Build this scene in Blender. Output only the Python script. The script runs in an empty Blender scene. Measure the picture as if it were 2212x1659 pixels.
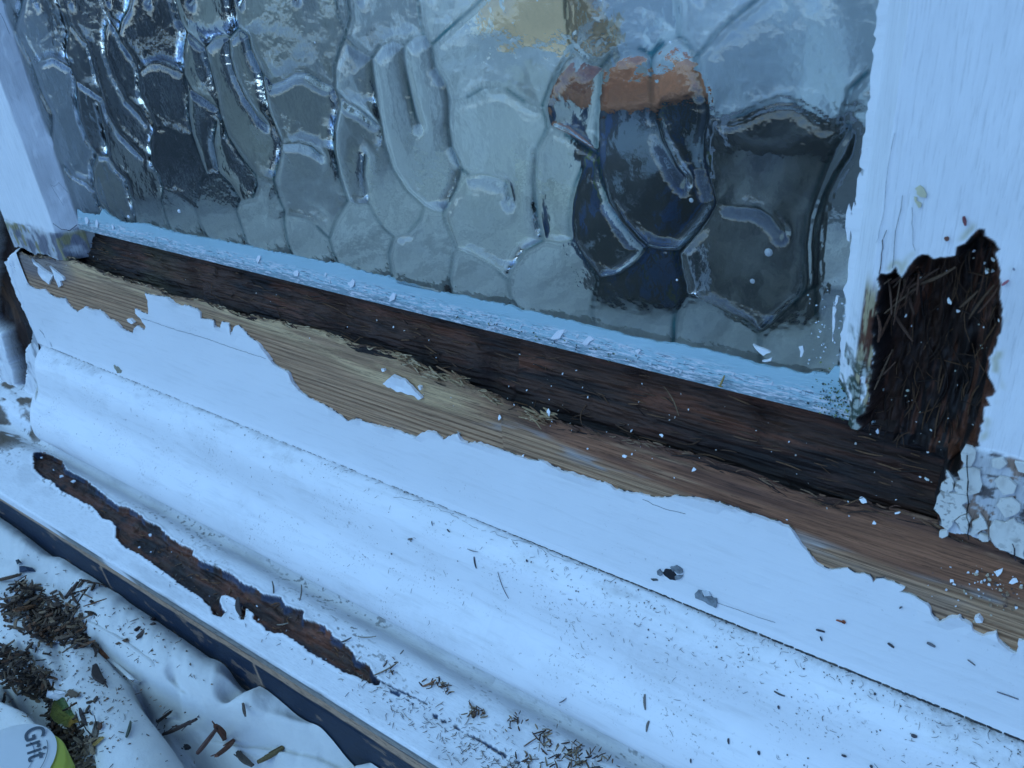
import bpy, math, random
import numpy as np
from mathutils import Matrix, Vector
from mathutils.geometry import delaunay_2d_cdt

S = bpy.context.scene
COL = S.collection
random.seed(5)
RNG = np.random.default_rng(11)

# ------------------------------------------------------------------ camera
# basis solved from the vanishing points of the rails, the stiles and the depth
# world: X along the window, Y into the building, Z up; metres; origin on the glass foot
PX = np.array([1106., 829.5]); FPX = 1832.84
R = np.array([[0.80921447, 0.23118309, -0.54011695],
              [0.58183602, -0.44284024, 0.68217253],
              [-0.08147877, -0.86628338, -0.49286338]])


def ray(px, py):
    return R @ np.array([(px - PX[0]) / FPX, (py - PX[1]) / FPX, 1.0])


CAM = -ray(1106, 722.) * 0.32


def at(px, py, y=None, z=None):
    """point of the real plane y=... or z=... seen at a position of the photograph"""
    r = ray(px, py)
    t = (y - CAM[1]) / r[1] if y is not None else (z - CAM[2]) / r[2]
    return CAM + r * t


cd = bpy.data.cameras.new('camera')
cam = bpy.data.objects.new('camera', cd); COL.objects.link(cam)
cd.sensor_width = 36.0; cd.lens = 36.0 * FPX / 2212.0
cd.clip_start = 0.01; cd.clip_end = 200
rx, up, bk = R[:, 0], -R[:, 1], -R[:, 2]
cam.matrix_world = Matrix(((rx[0], up[0], bk[0], CAM[0]), (rx[1], up[1], bk[1], CAM[1]),
                           (rx[2], up[2], bk[2], CAM[2]), (0, 0, 0, 1)))
cd.dof.use_dof = True; cd.dof.focus_distance = 0.335; cd.dof.aperture_fstop = 40.0
S.camera = cam

# ------------------------------------------------------------------ light
w = bpy.data.worlds.new('World'); S.world = w; w.use_nodes = True
nt = w.node_tree; nt.nodes.clear()
sky = nt.nodes.new('ShaderNodeTexSky'); sky.sky_type = 'NISHITA'; sky.sun_disc = False
SUN_EL, SUN_AZ = math.radians(49), math.radians(212)
sky.sun_elevation = SUN_EL; sky.sun_rotation = SUN_AZ
sky.air_density = 0.6; sky.dust_density = 0.0; sky.ozone_density = 10.0
bg = nt.nodes.new('ShaderNodeBackground'); bg.inputs[1].default_value = 0.15
wo = nt.nodes.new('ShaderNodeOutputWorld')
nt.links.new(sky.outputs[0], bg.inputs[0]); nt.links.new(bg.outputs[0], wo.inputs[0])
sl = bpy.data.lights.new('sun', 'SUN'); sl.energy = 0.5; sl.angle = math.radians(50)
sl.color = (0.54, 0.93, 1.0)     # the bright open patch of blue sky, no direct sun on this side
so = bpy.data.objects.new('sun', sl); COL.objects.link(so)
sd = Vector((-0.35, -0.55, 0.75)).normalized()
so.rotation_euler = sd.to_track_quat('Z', 'Y').to_euler()
S.view_settings.view_transform = 'Standard'; S.view_settings.look = 'None'
S.view_settings.exposure = 1.02; S.view_settings.gamma = 1.0
S.cycles.max_bounces = 14; S.cycles.transmission_bounces = 10; S.cycles.glossy_bounces = 6


# ------------------------------------------------------------------ numeric helpers
def sstep(a, b, x):
    t = np.clip((x - a) / (b - a), 0, 1)
    return t * t * (3 - 2 * t)


def vnoise(u, v, seed=0):
    """smooth value noise in -1..1 on a unit lattice"""
    g = np.random.default_rng(1000 + seed).random((257, 257)) * 2 - 1
    iu, iv = np.floor(u).astype(int), np.floor(v).astype(int)
    fu, fv = u - iu, v - iv
    fu = fu * fu * (3 - 2 * fu); fv = fv * fv * (3 - 2 * fv)
    a, b = iu % 256, iv % 256
    return ((g[a, b] * (1 - fu) + g[a + 1, b] * fu) * (1 - fv) + (g[a, b + 1] * (1 - fu) + g[a + 1, b + 1] * fu) * fv)


def fbm(u, v, su, sv, oct=4, seed=0, gain=0.5):
    r, a, t = 0, 1.0, 0
    for k in range(oct):
        r = r + a * vnoise(u * su * 2 ** k + 13.7 * k, v * sv * 2 ** k + 7.1 * k, seed + k); t += a; a *= gain
    return r / t


def seg_dist(U, V, segs):
    """distance of every (U,V) to the nearest of the segments"""
    best = np.full(U.shape, 1e9)
    for (ax, ay, bx, by) in segs:
        dx, dy = bx - ax, by - ay; L = dx * dx + dy * dy + 1e-18
        t = np.clip(((U - ax) * dx + (V - ay) * dy) / L, 0, 1)
        d = (U - ax - t * dx) ** 2 + (V - ay - t * dy) ** 2
        np.minimum(best, d, out=best)
    return np.sqrt(best)


def segs_of(p, closed=False):
    q = list(p) + ([p[0]] if closed else [])
    return [(q[i][0], q[i][1], q[i + 1][0], q[i + 1][1]) for i in range(len(q) - 1)]


def inside(U, V, p):
    r = np.zeros(U.shape, bool); n = len(p); j = n - 1
    for i in range(n):
        xi, yi, xj, yj = p[i][0], p[i][1], p[j][0], p[j][1]
        if yi != yj:
            c = ((yi > V) != (yj > V)) & (U < (xj - xi) * (V - yi) / (yj - yi) + xi)
            r ^= c
        j = i
    return r


def sdf(U, V, p):
    """signed distance, positive inside the outline"""
    u0, v0 = np.min(p, axis=0)[:2] - 0.02; u1, v1 = np.max(p, axis=0)[:2] + 0.02
    out = np.full(U.shape, -0.02); m = (U > u0) & (U < u1) & (V > v0) & (V < v1)
    if m.any():
        d = seg_dist(U[m], V[m], segs_of(p, True))
        out[m] = np.where(inside(U[m], V[m], p), d, -d)
    return out


def ragged(p, step=0.0011, amp=0.00022, seed=0, closed=True):
    """subdivide an outline and roughen it"""
    rg = np.random.default_rng(seed); out = []; n = len(p)
    for i in range(n if closed else n - 1):
        a = np.array(p[i]); b = np.array(p[(i + 1) % n]); L = np.linalg.norm(b - a); k = max(1, int(L / step))
        nrm = np.array([-(b - a)[1], (b - a)[0]]) / (L + 1e-12)
        for q in range(k):
            t = q / k; o = a + (b - a) * t
            if q: o = o + nrm * rg.normal(0, amp) + (b - a) / k * rg.uniform(-.2, .2)
            out.append(tuple(o))
    if not closed: out.append(tuple(p[-1]))
    return out


def xz(pts, y=-0.012):
    """outline seen in the photograph -> (x, z) on the plane y"""
    return [(lambda q: (q[0], q[2]))(at(a, b, y=y)) for a, b in pts]


def reg(rx0, ry0, k, pts):
    """zoom-window coordinates -> photograph coordinates (0.8848 display px per px)"""
    return [(rx0 * .8848 + a * k, ry0 * .8848 + b * k) for a, b in pts]


# ------------------------------------------------------------------ materials
def mat(name, build):
    m = bpy.data.materials.new(name); m.use_nodes = True; t = m.node_tree; t.nodes.clear()
    o = t.nodes.new('ShaderNodeOutputMaterial'); b = t.nodes.new('ShaderNodeBsdfPrincipled')
    t.links.new(b.outputs[0], o.inputs[0]); build(t, b); return m


def N(t, kind, **kw):
    n = t.nodes.new(kind)
    for k, v in kw.items():
        if k in n.inputs: n.inputs[k].default_value = v
        else: setattr(n, k, v)
    return n


def coords(t, scale=(1, 1, 1)):
    g = t.nodes.new('ShaderNodeNewGeometry')
    m = N(t, 'ShaderNodeMapping'); m.inputs['Scale'].default_value = scale
    t.links.new(g.outputs['Position'], m.inputs['Vector']); return m.outputs[0]


def noise(t, scale, vec, detail=4, rough=.6, dist=0):
    n = N(t, 'ShaderNodeTexNoise'); n.inputs['Scale'].default_value = scale
    n.inputs['Detail'].default_value = detail; n.inputs['Roughness'].default_value = rough
    n.inputs['Distortion'].default_value = dist
    t.links.new(vec, n.inputs['Vector']); return n.outputs['Fac']


def ramp(t, fac, stops):
    r = N(t, 'ShaderNodeValToRGB'); e = r.color_ramp.elements
    while len(e) < len(stops): e.new(0.5)
    for i, (p, c) in enumerate(stops):
        e[i].position = p; e[i].color = (c, c, c, 1) if isinstance(c, (int, float)) else (*c, 1)
    t.links.new(fac, r.inputs[0]); return r.outputs[0]


def mix(t, fac, a, b, mode='MIX'):
    m = N(t, 'ShaderNodeMix', data_type='RGBA', blend_type=mode)
    for i, v in ((0, fac), (6, a), (7, b)):
        if isinstance(v, (int, float)): m.inputs[i].default_value = v
        elif isinstance(v, tuple): m.inputs[i].default_value = (*v, 1)
        else: t.links.new(v, m.inputs[i])
    return m.outputs[2]


def bump(t, b, fac, strength, dist, prev=None):
    n = N(t, 'ShaderNodeBump'); n.inputs['Strength'].default_value = strength; n.inputs['Distance'].default_value = dist
    t.links.new(fac, n.inputs['Height'])
    if prev: t.links.new(prev, n.inputs['Normal'])
    t.links.new(n.outputs[0], b.inputs['Normal']); return n.outputs[0]


def attr_mat(name, stretch, nscale, contrast=.35, rough=.6, bs=.5, bd=.0004, spec=.3):
    """per-point own colour 'tint' with fine grain on top"""
    def f(t, b):
        a = N(t, 'ShaderNodeAttribute', attribute_name='tint')
        v = coords(t, stretch)
        n = noise(t, nscale, v, 6, .7)
        c = ramp(t, n, [(.25, 1 - contrast), (.75, 1 + contrast * .6)])
        full = mix(t, 1.0, a.outputs['Color'], c, 'MULTIPLY')
        fine = noise(t, nscale, coords(t, tuple(q * (3.2 if q == max(stretch) else 1.6) for q in stretch)), 5, .75)
        full = mix(t, 1.0, full, ramp(t, fine, [(.36, .28), (.47, 1.0), (.62, 1.05), (.74, 1.7)]), 'MULTIPLY')
        bw = N(t, 'ShaderNodeRGBToBW'); t.links.new(a.outputs['Color'], bw.inputs[0])
        lum = ramp(t, bw.outputs[0], [(.38, 0.0), (.60, 1.0)])          # smooth paint hides the grain of the wood
        c2 = mix(t, .22, a.outputs['Color'], full)
        g = coords(t); blot = ramp(t, noise(t, 30, g, 4, .6), [(.4, 0.0), (.8, .25)])
        c2 = mix(t, blot, c2, (.60, .62, .64))
        t.links.new(mix(t, lum, full, c2), b.inputs['Base Color'])
        b.inputs['Roughness'].default_value = rough; b.inputs['Specular IOR Level'].default_value = spec
        p = bump(t, b, n, bs, bd)
        st_ = N(t, 'ShaderNodeMapRange'); st_.inputs[3].default_value = bs; st_.inputs[4].default_value = bs * .12
        t.links.new(lum, st_.inputs[0]); t.links.new(st_.outputs[0], p.node.inputs['Strength'])
        p = bump(t, b, noise(t, 70, g, 3, .5), .3, .0012, p)
        bump(t, b, fine, .35, .0005, p)
    return mat(name, f)


def paint_mat(name, base=(.80, .80, .80), stretch=(60, 400, 400), dirt=.5, rough=.38, specks=.62, wear=(.42, .42, .40)):
    def f(t, b):
        g = coords(t); v = coords(t, stretch)
        n = noise(t, 1.0, v, 4, .6)
        big = noise(t, 22, g, 4, .6)
        sp = noise(t, 900, g, 2, .5)
        c = mix(t, ramp(t, big, [(.35, 0.0), (.8, .30 * dirt)]), base, tuple(x * .78 for x in base))
        c = mix(t, ramp(t, n, [(.52, 0.0), (.80, .42 * dirt)]), c, wear)
        c = mix(t, ramp(t, noise(t, 5.5, g, 3, .6), [(.45, 0.0), (.75, .22 * dirt)]), c, tuple(x * .70 for x in base))
        area = ramp(t, noise(t, 45, g, 3, .7), [(.48, 0.0), (.70, 1.0)])
        spk = ramp(t, sp, [(specks, 0.0), (specks + .06, .8 * dirt)])
        k = mix(t, 1.0, area, spk, 'MULTIPLY')
        a = N(t, 'ShaderNodeAttribute', attribute_name='dirt')
        dn = ramp(t, noise(t, 260, g, 5, .75), [(.30, 0.0), (.62, 1.0)])
        dd = mix(t, 1.0, a.outputs['Color'], dn, 'MULTIPLY')
        c = mix(t, k, c, (.12, .10, .08))
        c = mix(t, dd, c, (.13, .115, .09))
        t.links.new(c, b.inputs['Base Color'])
        b.inputs['Roughness'].default_value = rough
        p = bump(t, b, n, .5, .0003)
        p = bump(t, b, noise(t, 60, g, 3, .5), .4, .0018, p)
        bump(t, b, noise(t, 600, g, 4, .7), .22, .0003, p)
        rr_ = ramp(t, noise(t, 35, g, 4, .6), [(.3, rough - .1), (.7, rough + .22)]); t.links.new(rr_, b.inputs['Roughness'])
    return mat(name, f)


M_SILL = paint_mat('white_sill_paint', dirt=.9, stretch=(40, 300, 300))
M_FILM = paint_mat('white_rail_paint', dirt=.45, stretch=(50, 500, 500), specks=.68)
M_STILE = paint_mat('white_stile_paint', dirt=.45, stretch=(500, 500, 60), specks=.72)
M_FLAKE = paint_mat('stained_flake_paint', base=(.72, .69, .62), dirt=1.5, stretch=(220, 220, 90), specks=.56, wear=(.28, .22, .17))
M_RAIL = attr_mat('bare_rail_timber', (10, 420, 420), 2.2, .55, .62, .7, .0006)
M_ROTV = attr_mat('stile_surface', (260, 260, 28), 2.0, .35, .6, .5, .0005)
M_BOARD = attr_mat('sill_board_surface', (60, 200, 200), 2.6, .28, .5, .5, .0004)
M_CRUMB = attr_mat('crumb_surface', (300, 300, 300), 3, .4, .7, .3, .0003)


def f_glass(t, b):
    ab = N(t, 'ShaderNodeAttribute', attribute_name='dirt'); t.links.new(mix(t, ab.outputs['Fac'], (.94, .98, 1.0), (.015, .13, .18)), b.inputs['Base Color'])  # on the pane this channel holds painted dark refraction rims, not dirt
    b.inputs['Transmission Weight'].default_value = 1.0
    b.inputs['IOR'].default_value = 1.5; b.inputs['Roughness'].default_value = 0.02
    g = coords(t)
    n = noise(t, 420, g, 3, .55); n2 = noise(t, 90, g, 3, .5)
    r = ramp(t, n2, [(.45, .012), (.80, .07)]); t.links.new(r, b.inputs['Roughness'])
    p = bump(t, b, n, .06, .0012)
    bump(t, b, n2, .12, .004, p)


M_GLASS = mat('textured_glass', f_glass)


def plain(name, c, rough=.6, nscale=60, contrast=.25, stretch=(1, 1, 1), bs=.3, bd=.0005, metal=0):
    def f(t, b):
        n = noise(t, nscale, coords(t, stretch), 5, .6)
        k = ramp(t, n, [(.3, 1 - contrast), (.7, 1 + contrast * .5)])
        t.links.new(mix(t, 1.0, c, k, 'MULTIPLY'), b.inputs['Base Color'])
        b.inputs['Roughness'].default_value = rough; b.inputs['Metallic'].default_value = metal
        bump(t, b, n, bs, bd)
    return mat(name, f)


# ------------------------------------------------------------------ object helpers
def tag(o, label=None, cat=None, group=None, kind=None):
    if label: o['label'] = label
    if cat: o['category'] = cat
    if group: o['group'] = group
    if kind: o['kind'] = kind
    return o


def empty(name, loc, label, cat, group=None):
    o = bpy.data.objects.new(name, None); COL.objects.link(o); o.location = loc
    o.empty_display_size = .02
    return tag(o, label, cat, group)


def link(name, me, m, parent=None):
    o = bpy.data.objects.new(name, me); COL.objects.link(o)
    if m is not None: me.materials.append(m)
    if parent is not None:
        o.parent = parent; o.matrix_parent_inverse = Matrix.Translation(parent_world(parent)).inverted()
    return o


def parent_world(p):
    v = Vector(p.location)
    return v


def mesh_np(name, V, F, m, parent=None, tint=None, dirt=None, smooth=True):
    """V (n,3), F list/array of quads or tris"""
    me = bpy.data.meshes.new(name); F = np.asarray(F); k = F.shape[1]
    me.vertices.add(len(V)); me.vertices.foreach_set('co', np.asarray(V, np.float32).ravel())
    me.loops.add(F.size); me.loops.foreach_set('vertex_index', F.astype(np.int32).ravel())
    me.polygons.add(len(F)); me.polygons.foreach_set('loop_start', np.arange(0, F.size, k, dtype=np.int32))
    me.polygons.foreach_set('use_smooth', np.full(len(F), smooth, bool))
    me.update(calc_edges=True); me.validate()
    for nm, c in (('tint', tint), ('dirt', dirt)):
        if c is not None:
            a = me.color_attributes.new(nm, 'FLOAT_COLOR', 'POINT'); c = np.asarray(c)
            if c.ndim == 1: c = np.repeat(c[:, None], 3, 1)
            a.data.foreach_set('color', np.hstack([c, np.ones((len(c), 1))]).astype(np.float32).ravel())
    return link(name, me, m, parent)


def grid_faces(nu, nv, closed_v=False):
    i = np.arange(nu - 1)[:, None]; j = np.arange(nv if closed_v else nv - 1)[None, :]; j2 = (j + 1) % nv
    return np.stack([i * nv + j, (i + 1) * nv + j, (i + 1) * nv + j2, i * nv + j2], -1).reshape(-1, 4)


def grid(name, P, m, parent=None, tint=None, dirt=None, closed_v=False, flip=False):
    nu, nv = P.shape[:2]; F = grid_faces(nu, nv, closed_v)
    if flip: F = F[:, ::-1]
    return mesh_np(name, P.reshape(-1, 3), F, m, parent,
                   None if tint is None else tint.reshape(-1, 3), None if dirt is None else dirt.reshape(-1))


def film(name, outline, y0, th, m, parent, wob=0.0, seed=0, curl=0.0):
    """flat skin of paint with a real thickness, outline in (x,z), front at y0-th"""
    n0 = len(outline); xs0, zs0 = [p[0] for p in outline], [p[1] for p in outline]
    gx, gz = np.meshgrid(np.arange(min(xs0), max(xs0), .0035), np.arange(min(zs0), max(zs0), .0035), indexing='ij')
    gx = gx + np.random.default_rng(1).uniform(-.0006, .0006, gx.shape); dd_ = sdf(gx.ravel(), gz.ravel(), outline) if gx.size and gx.size < 60000 else np.full(gx.size, -1)
    inn_ = [(float(a), float(b)) for a, b, c in zip(gx.ravel(), gz.ravel(), dd_) if c > .0016]; outline = list(outline)
    vs_, _, fs_, *_r = delaunay_2d_cdt([Vector(p) for p in outline + inn_], [(i, (i + 1) % n0) for i in range(n0)], [], 1, 1e-7)
    A = np.array([[p[0], y0 - th, p[1]] for p in vs_]); A[:, 1] -= np.abs(wob * vnoise(A[:, 0] * 300, A[:, 2] * 300, seed))
    lift_ = lambda x, z: curl * np.clip(vnoise(np.asarray(x) * 130, np.asarray(z) * 130, 3) + .30, 0, 1)
    if curl: A[:, 1] -= lift_(A[:, 0], A[:, 2]) * (sdf(A[:, 0], A[:, 2], outline) < .0009)
    F = []
    for f in fs_:
        a, b, c = f; s_ = (A[b, 0] - A[a, 0]) * (A[c, 2] - A[a, 2]) - (A[b, 2] - A[a, 2]) * (A[c, 0] - A[a, 0])
        F.append((a, b, c) if s_ > 0 else (a, c, b))
    ar = sum(outline[i][0] * outline[(i + 1) % n0][1] - outline[(i + 1) % n0][0] * outline[i][1] for i in range(n0))
    loop = list(outline) if ar > 0 else list(outline)[::-1]; k = len(A)
    Bv = np.array([[p[0], y0 - th - (float(lift_(p[0], p[1])) if curl else 0), p[1]] for p in loop] + [[p[0], y0 + .0002, p[1]] for p in loop])
    for i in range(n0):
        p, q = k + i, k + (i + 1) % n0; F.append((p, n0 + p, n0 + q)); F.append((p, n0 + q, q))
    V = np.vstack([A, Bv]); return mesh_np(name, V, F, m, parent, dirt=np.zeros(len(V)), smooth=False)


class Slivers:
    """many thin tapered splinters / crumbs joined into one mesh"""
    def __init__(s): s.V = []; s.F = []; s.T = []

    def add(s, p, d, nrm, L, wd, th, col, bend=0., segs=4):
        d = np.array(d, float); d /= np.linalg.norm(d); nrm = np.array(nrm, float); sd_ = np.cross(d, nrm); sd_ /= np.linalg.norm(sd_)
        nrm = np.cross(sd_, d); b = len(s.V)
        for i in range(segs + 1):
            t = i / segs; wv = wd * (.35 + .65 * math.sin(math.pi * min(.97, t + .06)) ** .6) * .5
            c = np.array(p) + d * (t - .5) * L + sd_ * bend * L * math.sin(math.pi * t) + nrm * th * .5 * (1 + bend * 6 * math.sin(math.pi * t))
            for (e, f) in ((-1, -.5), (1, -.5), (.7, .5), (-.7, .5)):
                s.V.append(c + sd_ * wv * e + nrm * th * f); s.T.append(col)
        for i in range(segs):
            for k in range(4):
                a = b + i * 4 + k; a2 = b + i * 4 + (k + 1) % 4; s.F.append((a, a2, a2 + 4, a + 4))
        s.F.append((b + 3, b + 2, b + 1, b)); e = b + segs * 4; s.F.append((e, e + 1, e + 2, e + 3))

    def flake(s, p, nrm, r, th, col, n=6, ang=0., asp=1.):
        """little angular chip"""
        nrm = np.array(nrm, float); nrm /= np.linalg.norm(nrm); a0 = np.cross(nrm, [.31, .77, .55]); a0 /= np.linalg.norm(a0); a1 = np.cross(nrm, a0)
        u = a0 * math.cos(ang) + a1 * math.sin(ang); v = -a0 * math.sin(ang) + a1 * math.cos(ang); b = len(s.V)
        n = 7; rr = [r * random.uniform(.40, 1.15) for _ in range(n)]; qq = [2 * math.pi * (k + random.uniform(-.35, .35)) / n for k in range(n)]
        for h in (0, th):
            for k in range(n):
                q = qq[k]
                s.V.append(np.array(p) + u * rr[k] * math.cos(q) * asp + v * rr[k] * math.sin(q) + nrm * h); s.T.append(col)
        s.F += [(b + n, b + n + 1, b + n + 2, b + n + 3), (b + n, b + n + 3, b + n + 4, b + n + 5), (b + n, b + n + 5, b + n + 6, b + n + 6)]
        for k in range(n):
            k2 = (k + 1) % n; s.F.append((b + k, b + k2, b + n + k2, b + n + k))

    def build(s, name, m, parent=None):
        T_ = [t for f in s.F for t in ((f[0], f[1], f[2]), (f[0], f[2], f[3])) if len(set(t)) == 3]
        return mesh_np(name, np.array(s.V), np.array(T_), m, parent, tint=np.array(s.T), smooth=False)


def interp(xs, pts):
    p = sorted(pts); return np.interp(xs, [a for a, _ in p], [b for _, b in p])


C_ROT = np.array([.066, .029, .017]); C_BLACK = np.array([.016, .010, .009]); C_RED = np.array([.16, .055, .028])
C_TAN = np.array([.50, .295, .165]); C_PALE = np.array([.58, .38, .20]); C_GRAIN = np.array([.23, .115, .058])
C_GREY = np.array([.20, .19, .18]); C_WHITE = np.array([.80, .80, .80])


def lerp(a, b, t):
    t = np.asarray(t)[..., None]; return a * (1 - t) + b * t


# =================================================================== THE SASH
sash = empty('window_sash', (-.1, 0, -.09), 'white wooden window sash with a rotten bottom rail and paint flaked off to bare timber', 'window')

# ---- outlines read from the photograph, turned into places on the rail's face
LIP = [(0, 535), (60, 553), (148, 558), (176, 572), (220, 588), (260, 602), (300, 612), (332, 622), (364, 638), (400, 646), (440, 654), (522, 684),
       (612, 698), (684, 716), (762, 743), (816, 758), (870, 770), (895, 783), (942, 812), (985, 819), (1014, 837), (1068, 855),
       (1104, 876), (1140, 894), (1212, 916), (1284, 934), (1356, 952), (1428, 970), (1504, 988), (1560, 1006), (1650, 1035),
       (1704, 1064), (1776, 1078), (1860, 1091), (1950, 1109), (2030, 1133), (2070, 1153), (2130, 1165), (2190, 1197), (2300, 1235)]
GRN = [(0, 540), (60, 570), (150, 585), (260, 622), (400, 656), (518, 692), (600, 716), (700, 762), (800, 820), (900, 868), (1014, 894), (1114, 912),
       (1176, 934), (1248, 970), (1320, 1002), (1392, 1031), (1504, 1071), (1718, 1145), (1776, 1166), (1866, 1202), (1956, 1235),
       (2064, 1263), (2212, 1299), (2300, 1330)]
lip_xz = xz(LIP); grn_xz = xz(GRN)
ZJ = -.0872          # foot of the rail, where the sill starts

# ---- bottom rail: rotten rebate, broken lip, bare face
X0, X1 = -.372, .235
xs = np.linspace(X0, X1, 1012)
zl = interp(xs, lip_xz) + .0008 * fbm(xs * 90, xs * 0, 1, 1, 4, 3)
zg = np.minimum(interp(xs, grn_xz), zl - .0025) + .0006 * fbm(xs * 60, xs * 0, 1, 1, 3, 4)
# key points of the section (y, z) for each x
key = [(np.full_like(xs, .020), np.full_like(xs, ZJ)), (np.full_like(xs, .020), np.full_like(xs, -.001)),
       (np.full_like(xs, .0075), np.full_like(xs, .0005)), (np.full_like(xs, .0062), np.full_like(xs, -.004)),
       (np.full_like(xs, -.0030), zl - .0060), (np.full_like(xs, -.0065), zl - .0085), (np.full_like(xs, -.0095), zl - .0045),
       (np.full_like(xs, -.0104), zl), (np.full_like(xs, -.0119), zg), (np.full_like(xs, -.0120), np.full_like(xs, ZJ))]
cnt = [2, 6, 6, 74, 12, 10, 10, 22, 170]
rows = []
for i, n in enumerate(cnt):
    (ya, za), (yb, zb) = key[i], key[i + 1]
    for k in range(n):
        t = k / n; rows.append((ya * (1 - t) + yb * t, za * (1 - t) + zb * t, np.full_like(xs, i + t)))
rows.append((key[-1][0], key[-1][1], np.full_like(xs, len(cnt))))
Y = np.stack([r[0] for r in rows], 1); Z = np.stack([r[1] for r in rows], 1); K = np.stack([r[2] for r in rows], 1)
XX = np.repeat(xs[:, None], Y.shape[1], 1)
sarc = np.cumsum(np.hypot(np.diff(Y, axis=1, prepend=Y[:, :1]), np.diff(Z, axis=1, prepend=Z[:, :1])), 1)
pit = sstep(2.6, 3.2, K) * (1 - sstep(6.8, 7.3, K)); brk = sstep(6.8, 7.1, K) * (1 - sstep(7.8, 8.15, K))
fib = fbm(XX, sarc, 28, 900, 4, 20, .6); fib2 = fbm(XX, sarc, 70, 420, 4, 30); lump = fbm(XX, sarc, 45, 120, 3, 40)
ridg = 1 - 2 * np.abs(fbm(XX, sarc, 22, 330, 3, 45))
fine = fbm(XX, sarc, 60, 1300, 3, 46, .7)
disp = pit * (fib * .0010 + fib2 * .0011 + lump * .0022 + ridg * .0009 + fine * .0006) + brk * (fib * .0005 + fib2 * .0006 + lump * .0005)
face = sstep(7.9, 8.2, K)
disp += face * (fbm(XX, sarc, 14, 700, 3, 50) * .00006)
# cross-cut gouges in the rotten wall
for gx, gz, gw in ((-.045, -.017, .006), (-.205, -.016, .004), (.052, -.006, .004), (-.098, -.012, .005), (.098, -.008, .004), (-.012, -.02, .004)):
    disp -= pit * .0035 * np.exp(-((XX - gx + .2 * (Z - gz)) / gw) ** 2 * (1 + .5 * fib2) - ((Z - gz) / .009) ** 2)
Yd = Y - disp * .80; Zd = Z + disp * .45 * (1 - face)
# colours
grain_z = Z + .0011 * fbm(XX, Z, 7, 40, 3, 60) + .0030 * np.sin(XX * 9 + 1) * .25
stripe = np.sin(grain_z * 2 * math.pi / .0025 + 1.5 * fbm(XX, Z, 5, 120, 2, 63))
stripe = sstep(.15, .75, stripe) * (.80 + .5 * fbm(XX, Z, 12, 200, 2, 66))
cface = lerp(C_TAN, C_GRAIN, np.clip(stripe * .9, 0, 1))
cface = lerp(cface, C_GREY * .9, .25 * sstep(-.05, .5, fbm(XX, Z, 20, 60, 4, 70)))
cpit = lerp(C_ROT * 1.15, C_BLACK, sstep(-.1, .5, fbm(XX, sarc, 26, 240, 4, 80)))
cpit = lerp(cpit, C_RED * .95, .8 * sstep(.05, .55, fbm(XX, sarc, 30, 260, 4, 85)))
cpit = lerp(cpit, C_BLACK, .92 * sstep(3.45, 4.0, K + .35 * fbm(XX, sarc, 25, 120, 3, 88)) * (1 - sstep(6.2, 6.9, K)))
cpit = lerp(cpit, C_BLACK, .50 * sstep(.06, .14, XX + .02 * fbm(XX, sarc, 40, 200, 3, 89)) * sstep(-.35, .15, fbm(XX, sarc, 35, 300, 3, 91)))
leftdark = 1 - sstep(-.30, -.262, XX + .01 * fbm(XX, sarc, 60, 200, 3, 90))
cpit = lerp(cpit, C_BLACK, .9 * leftdark)
mould = (1 - sstep(-.262, -.19, XX)) * (1 - leftdark)
cpit = lerp(cpit, np.array([.085, .065, .032]), mould * .75 * sstep(-.25, .25, fbm(XX, sarc, 30, 150, 3, 92)))
cbrk = lerp(C_PALE, C_TAN * .75, sstep(-.2, .4, fbm(XX, sarc, 30, 500, 4, 95)))
right = sstep(-.03, .02, XX)
redw = lerp(np.array([.29, .125, .065]), np.array([.13, .058, .036]), sstep(-.3, .4, fbm(XX, sarc, 22, 330, 4, 97)))
redw = lerp(redw, C_TAN * 1.05, .7 * sstep(.25, .6, fbm(XX, sarc, 16, 420, 4, 99)))
cbrk = lerp(cbrk, redw, right)
col = lerp(cpit, cbrk, sstep(6.95, 7.1, K)); col = lerp(col, cface, sstep(7.95, 8.1, K))
edge = np.exp(-((K - 8.06) / .05) ** 2) * right
col = lerp(col, np.array([.40, .44, .46]), .5 * edge * sstep(-.1, .3, fbm(XX, sarc, 60, 300, 3, 101)))
# grey-blue weathered patch at the left corner
lp = (1 - sstep(-.325, -.30, XX + .006 * fbm(XX, Z, 90, 90, 3, 103))) * sstep(6.9, 7.2, K) * (1 - sstep(8.05, 8.2, K))
col = lerp(col, np.array([.12, .13, .16]), .7 * lp)
P = np.stack([XX, Yd, Zd], -1)
railP, railK = P, K
rail = grid('bottom_rail', P, M_RAIL, sash, tint=np.clip(col, .004, 1), closed_v=True, flip=True)

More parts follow.
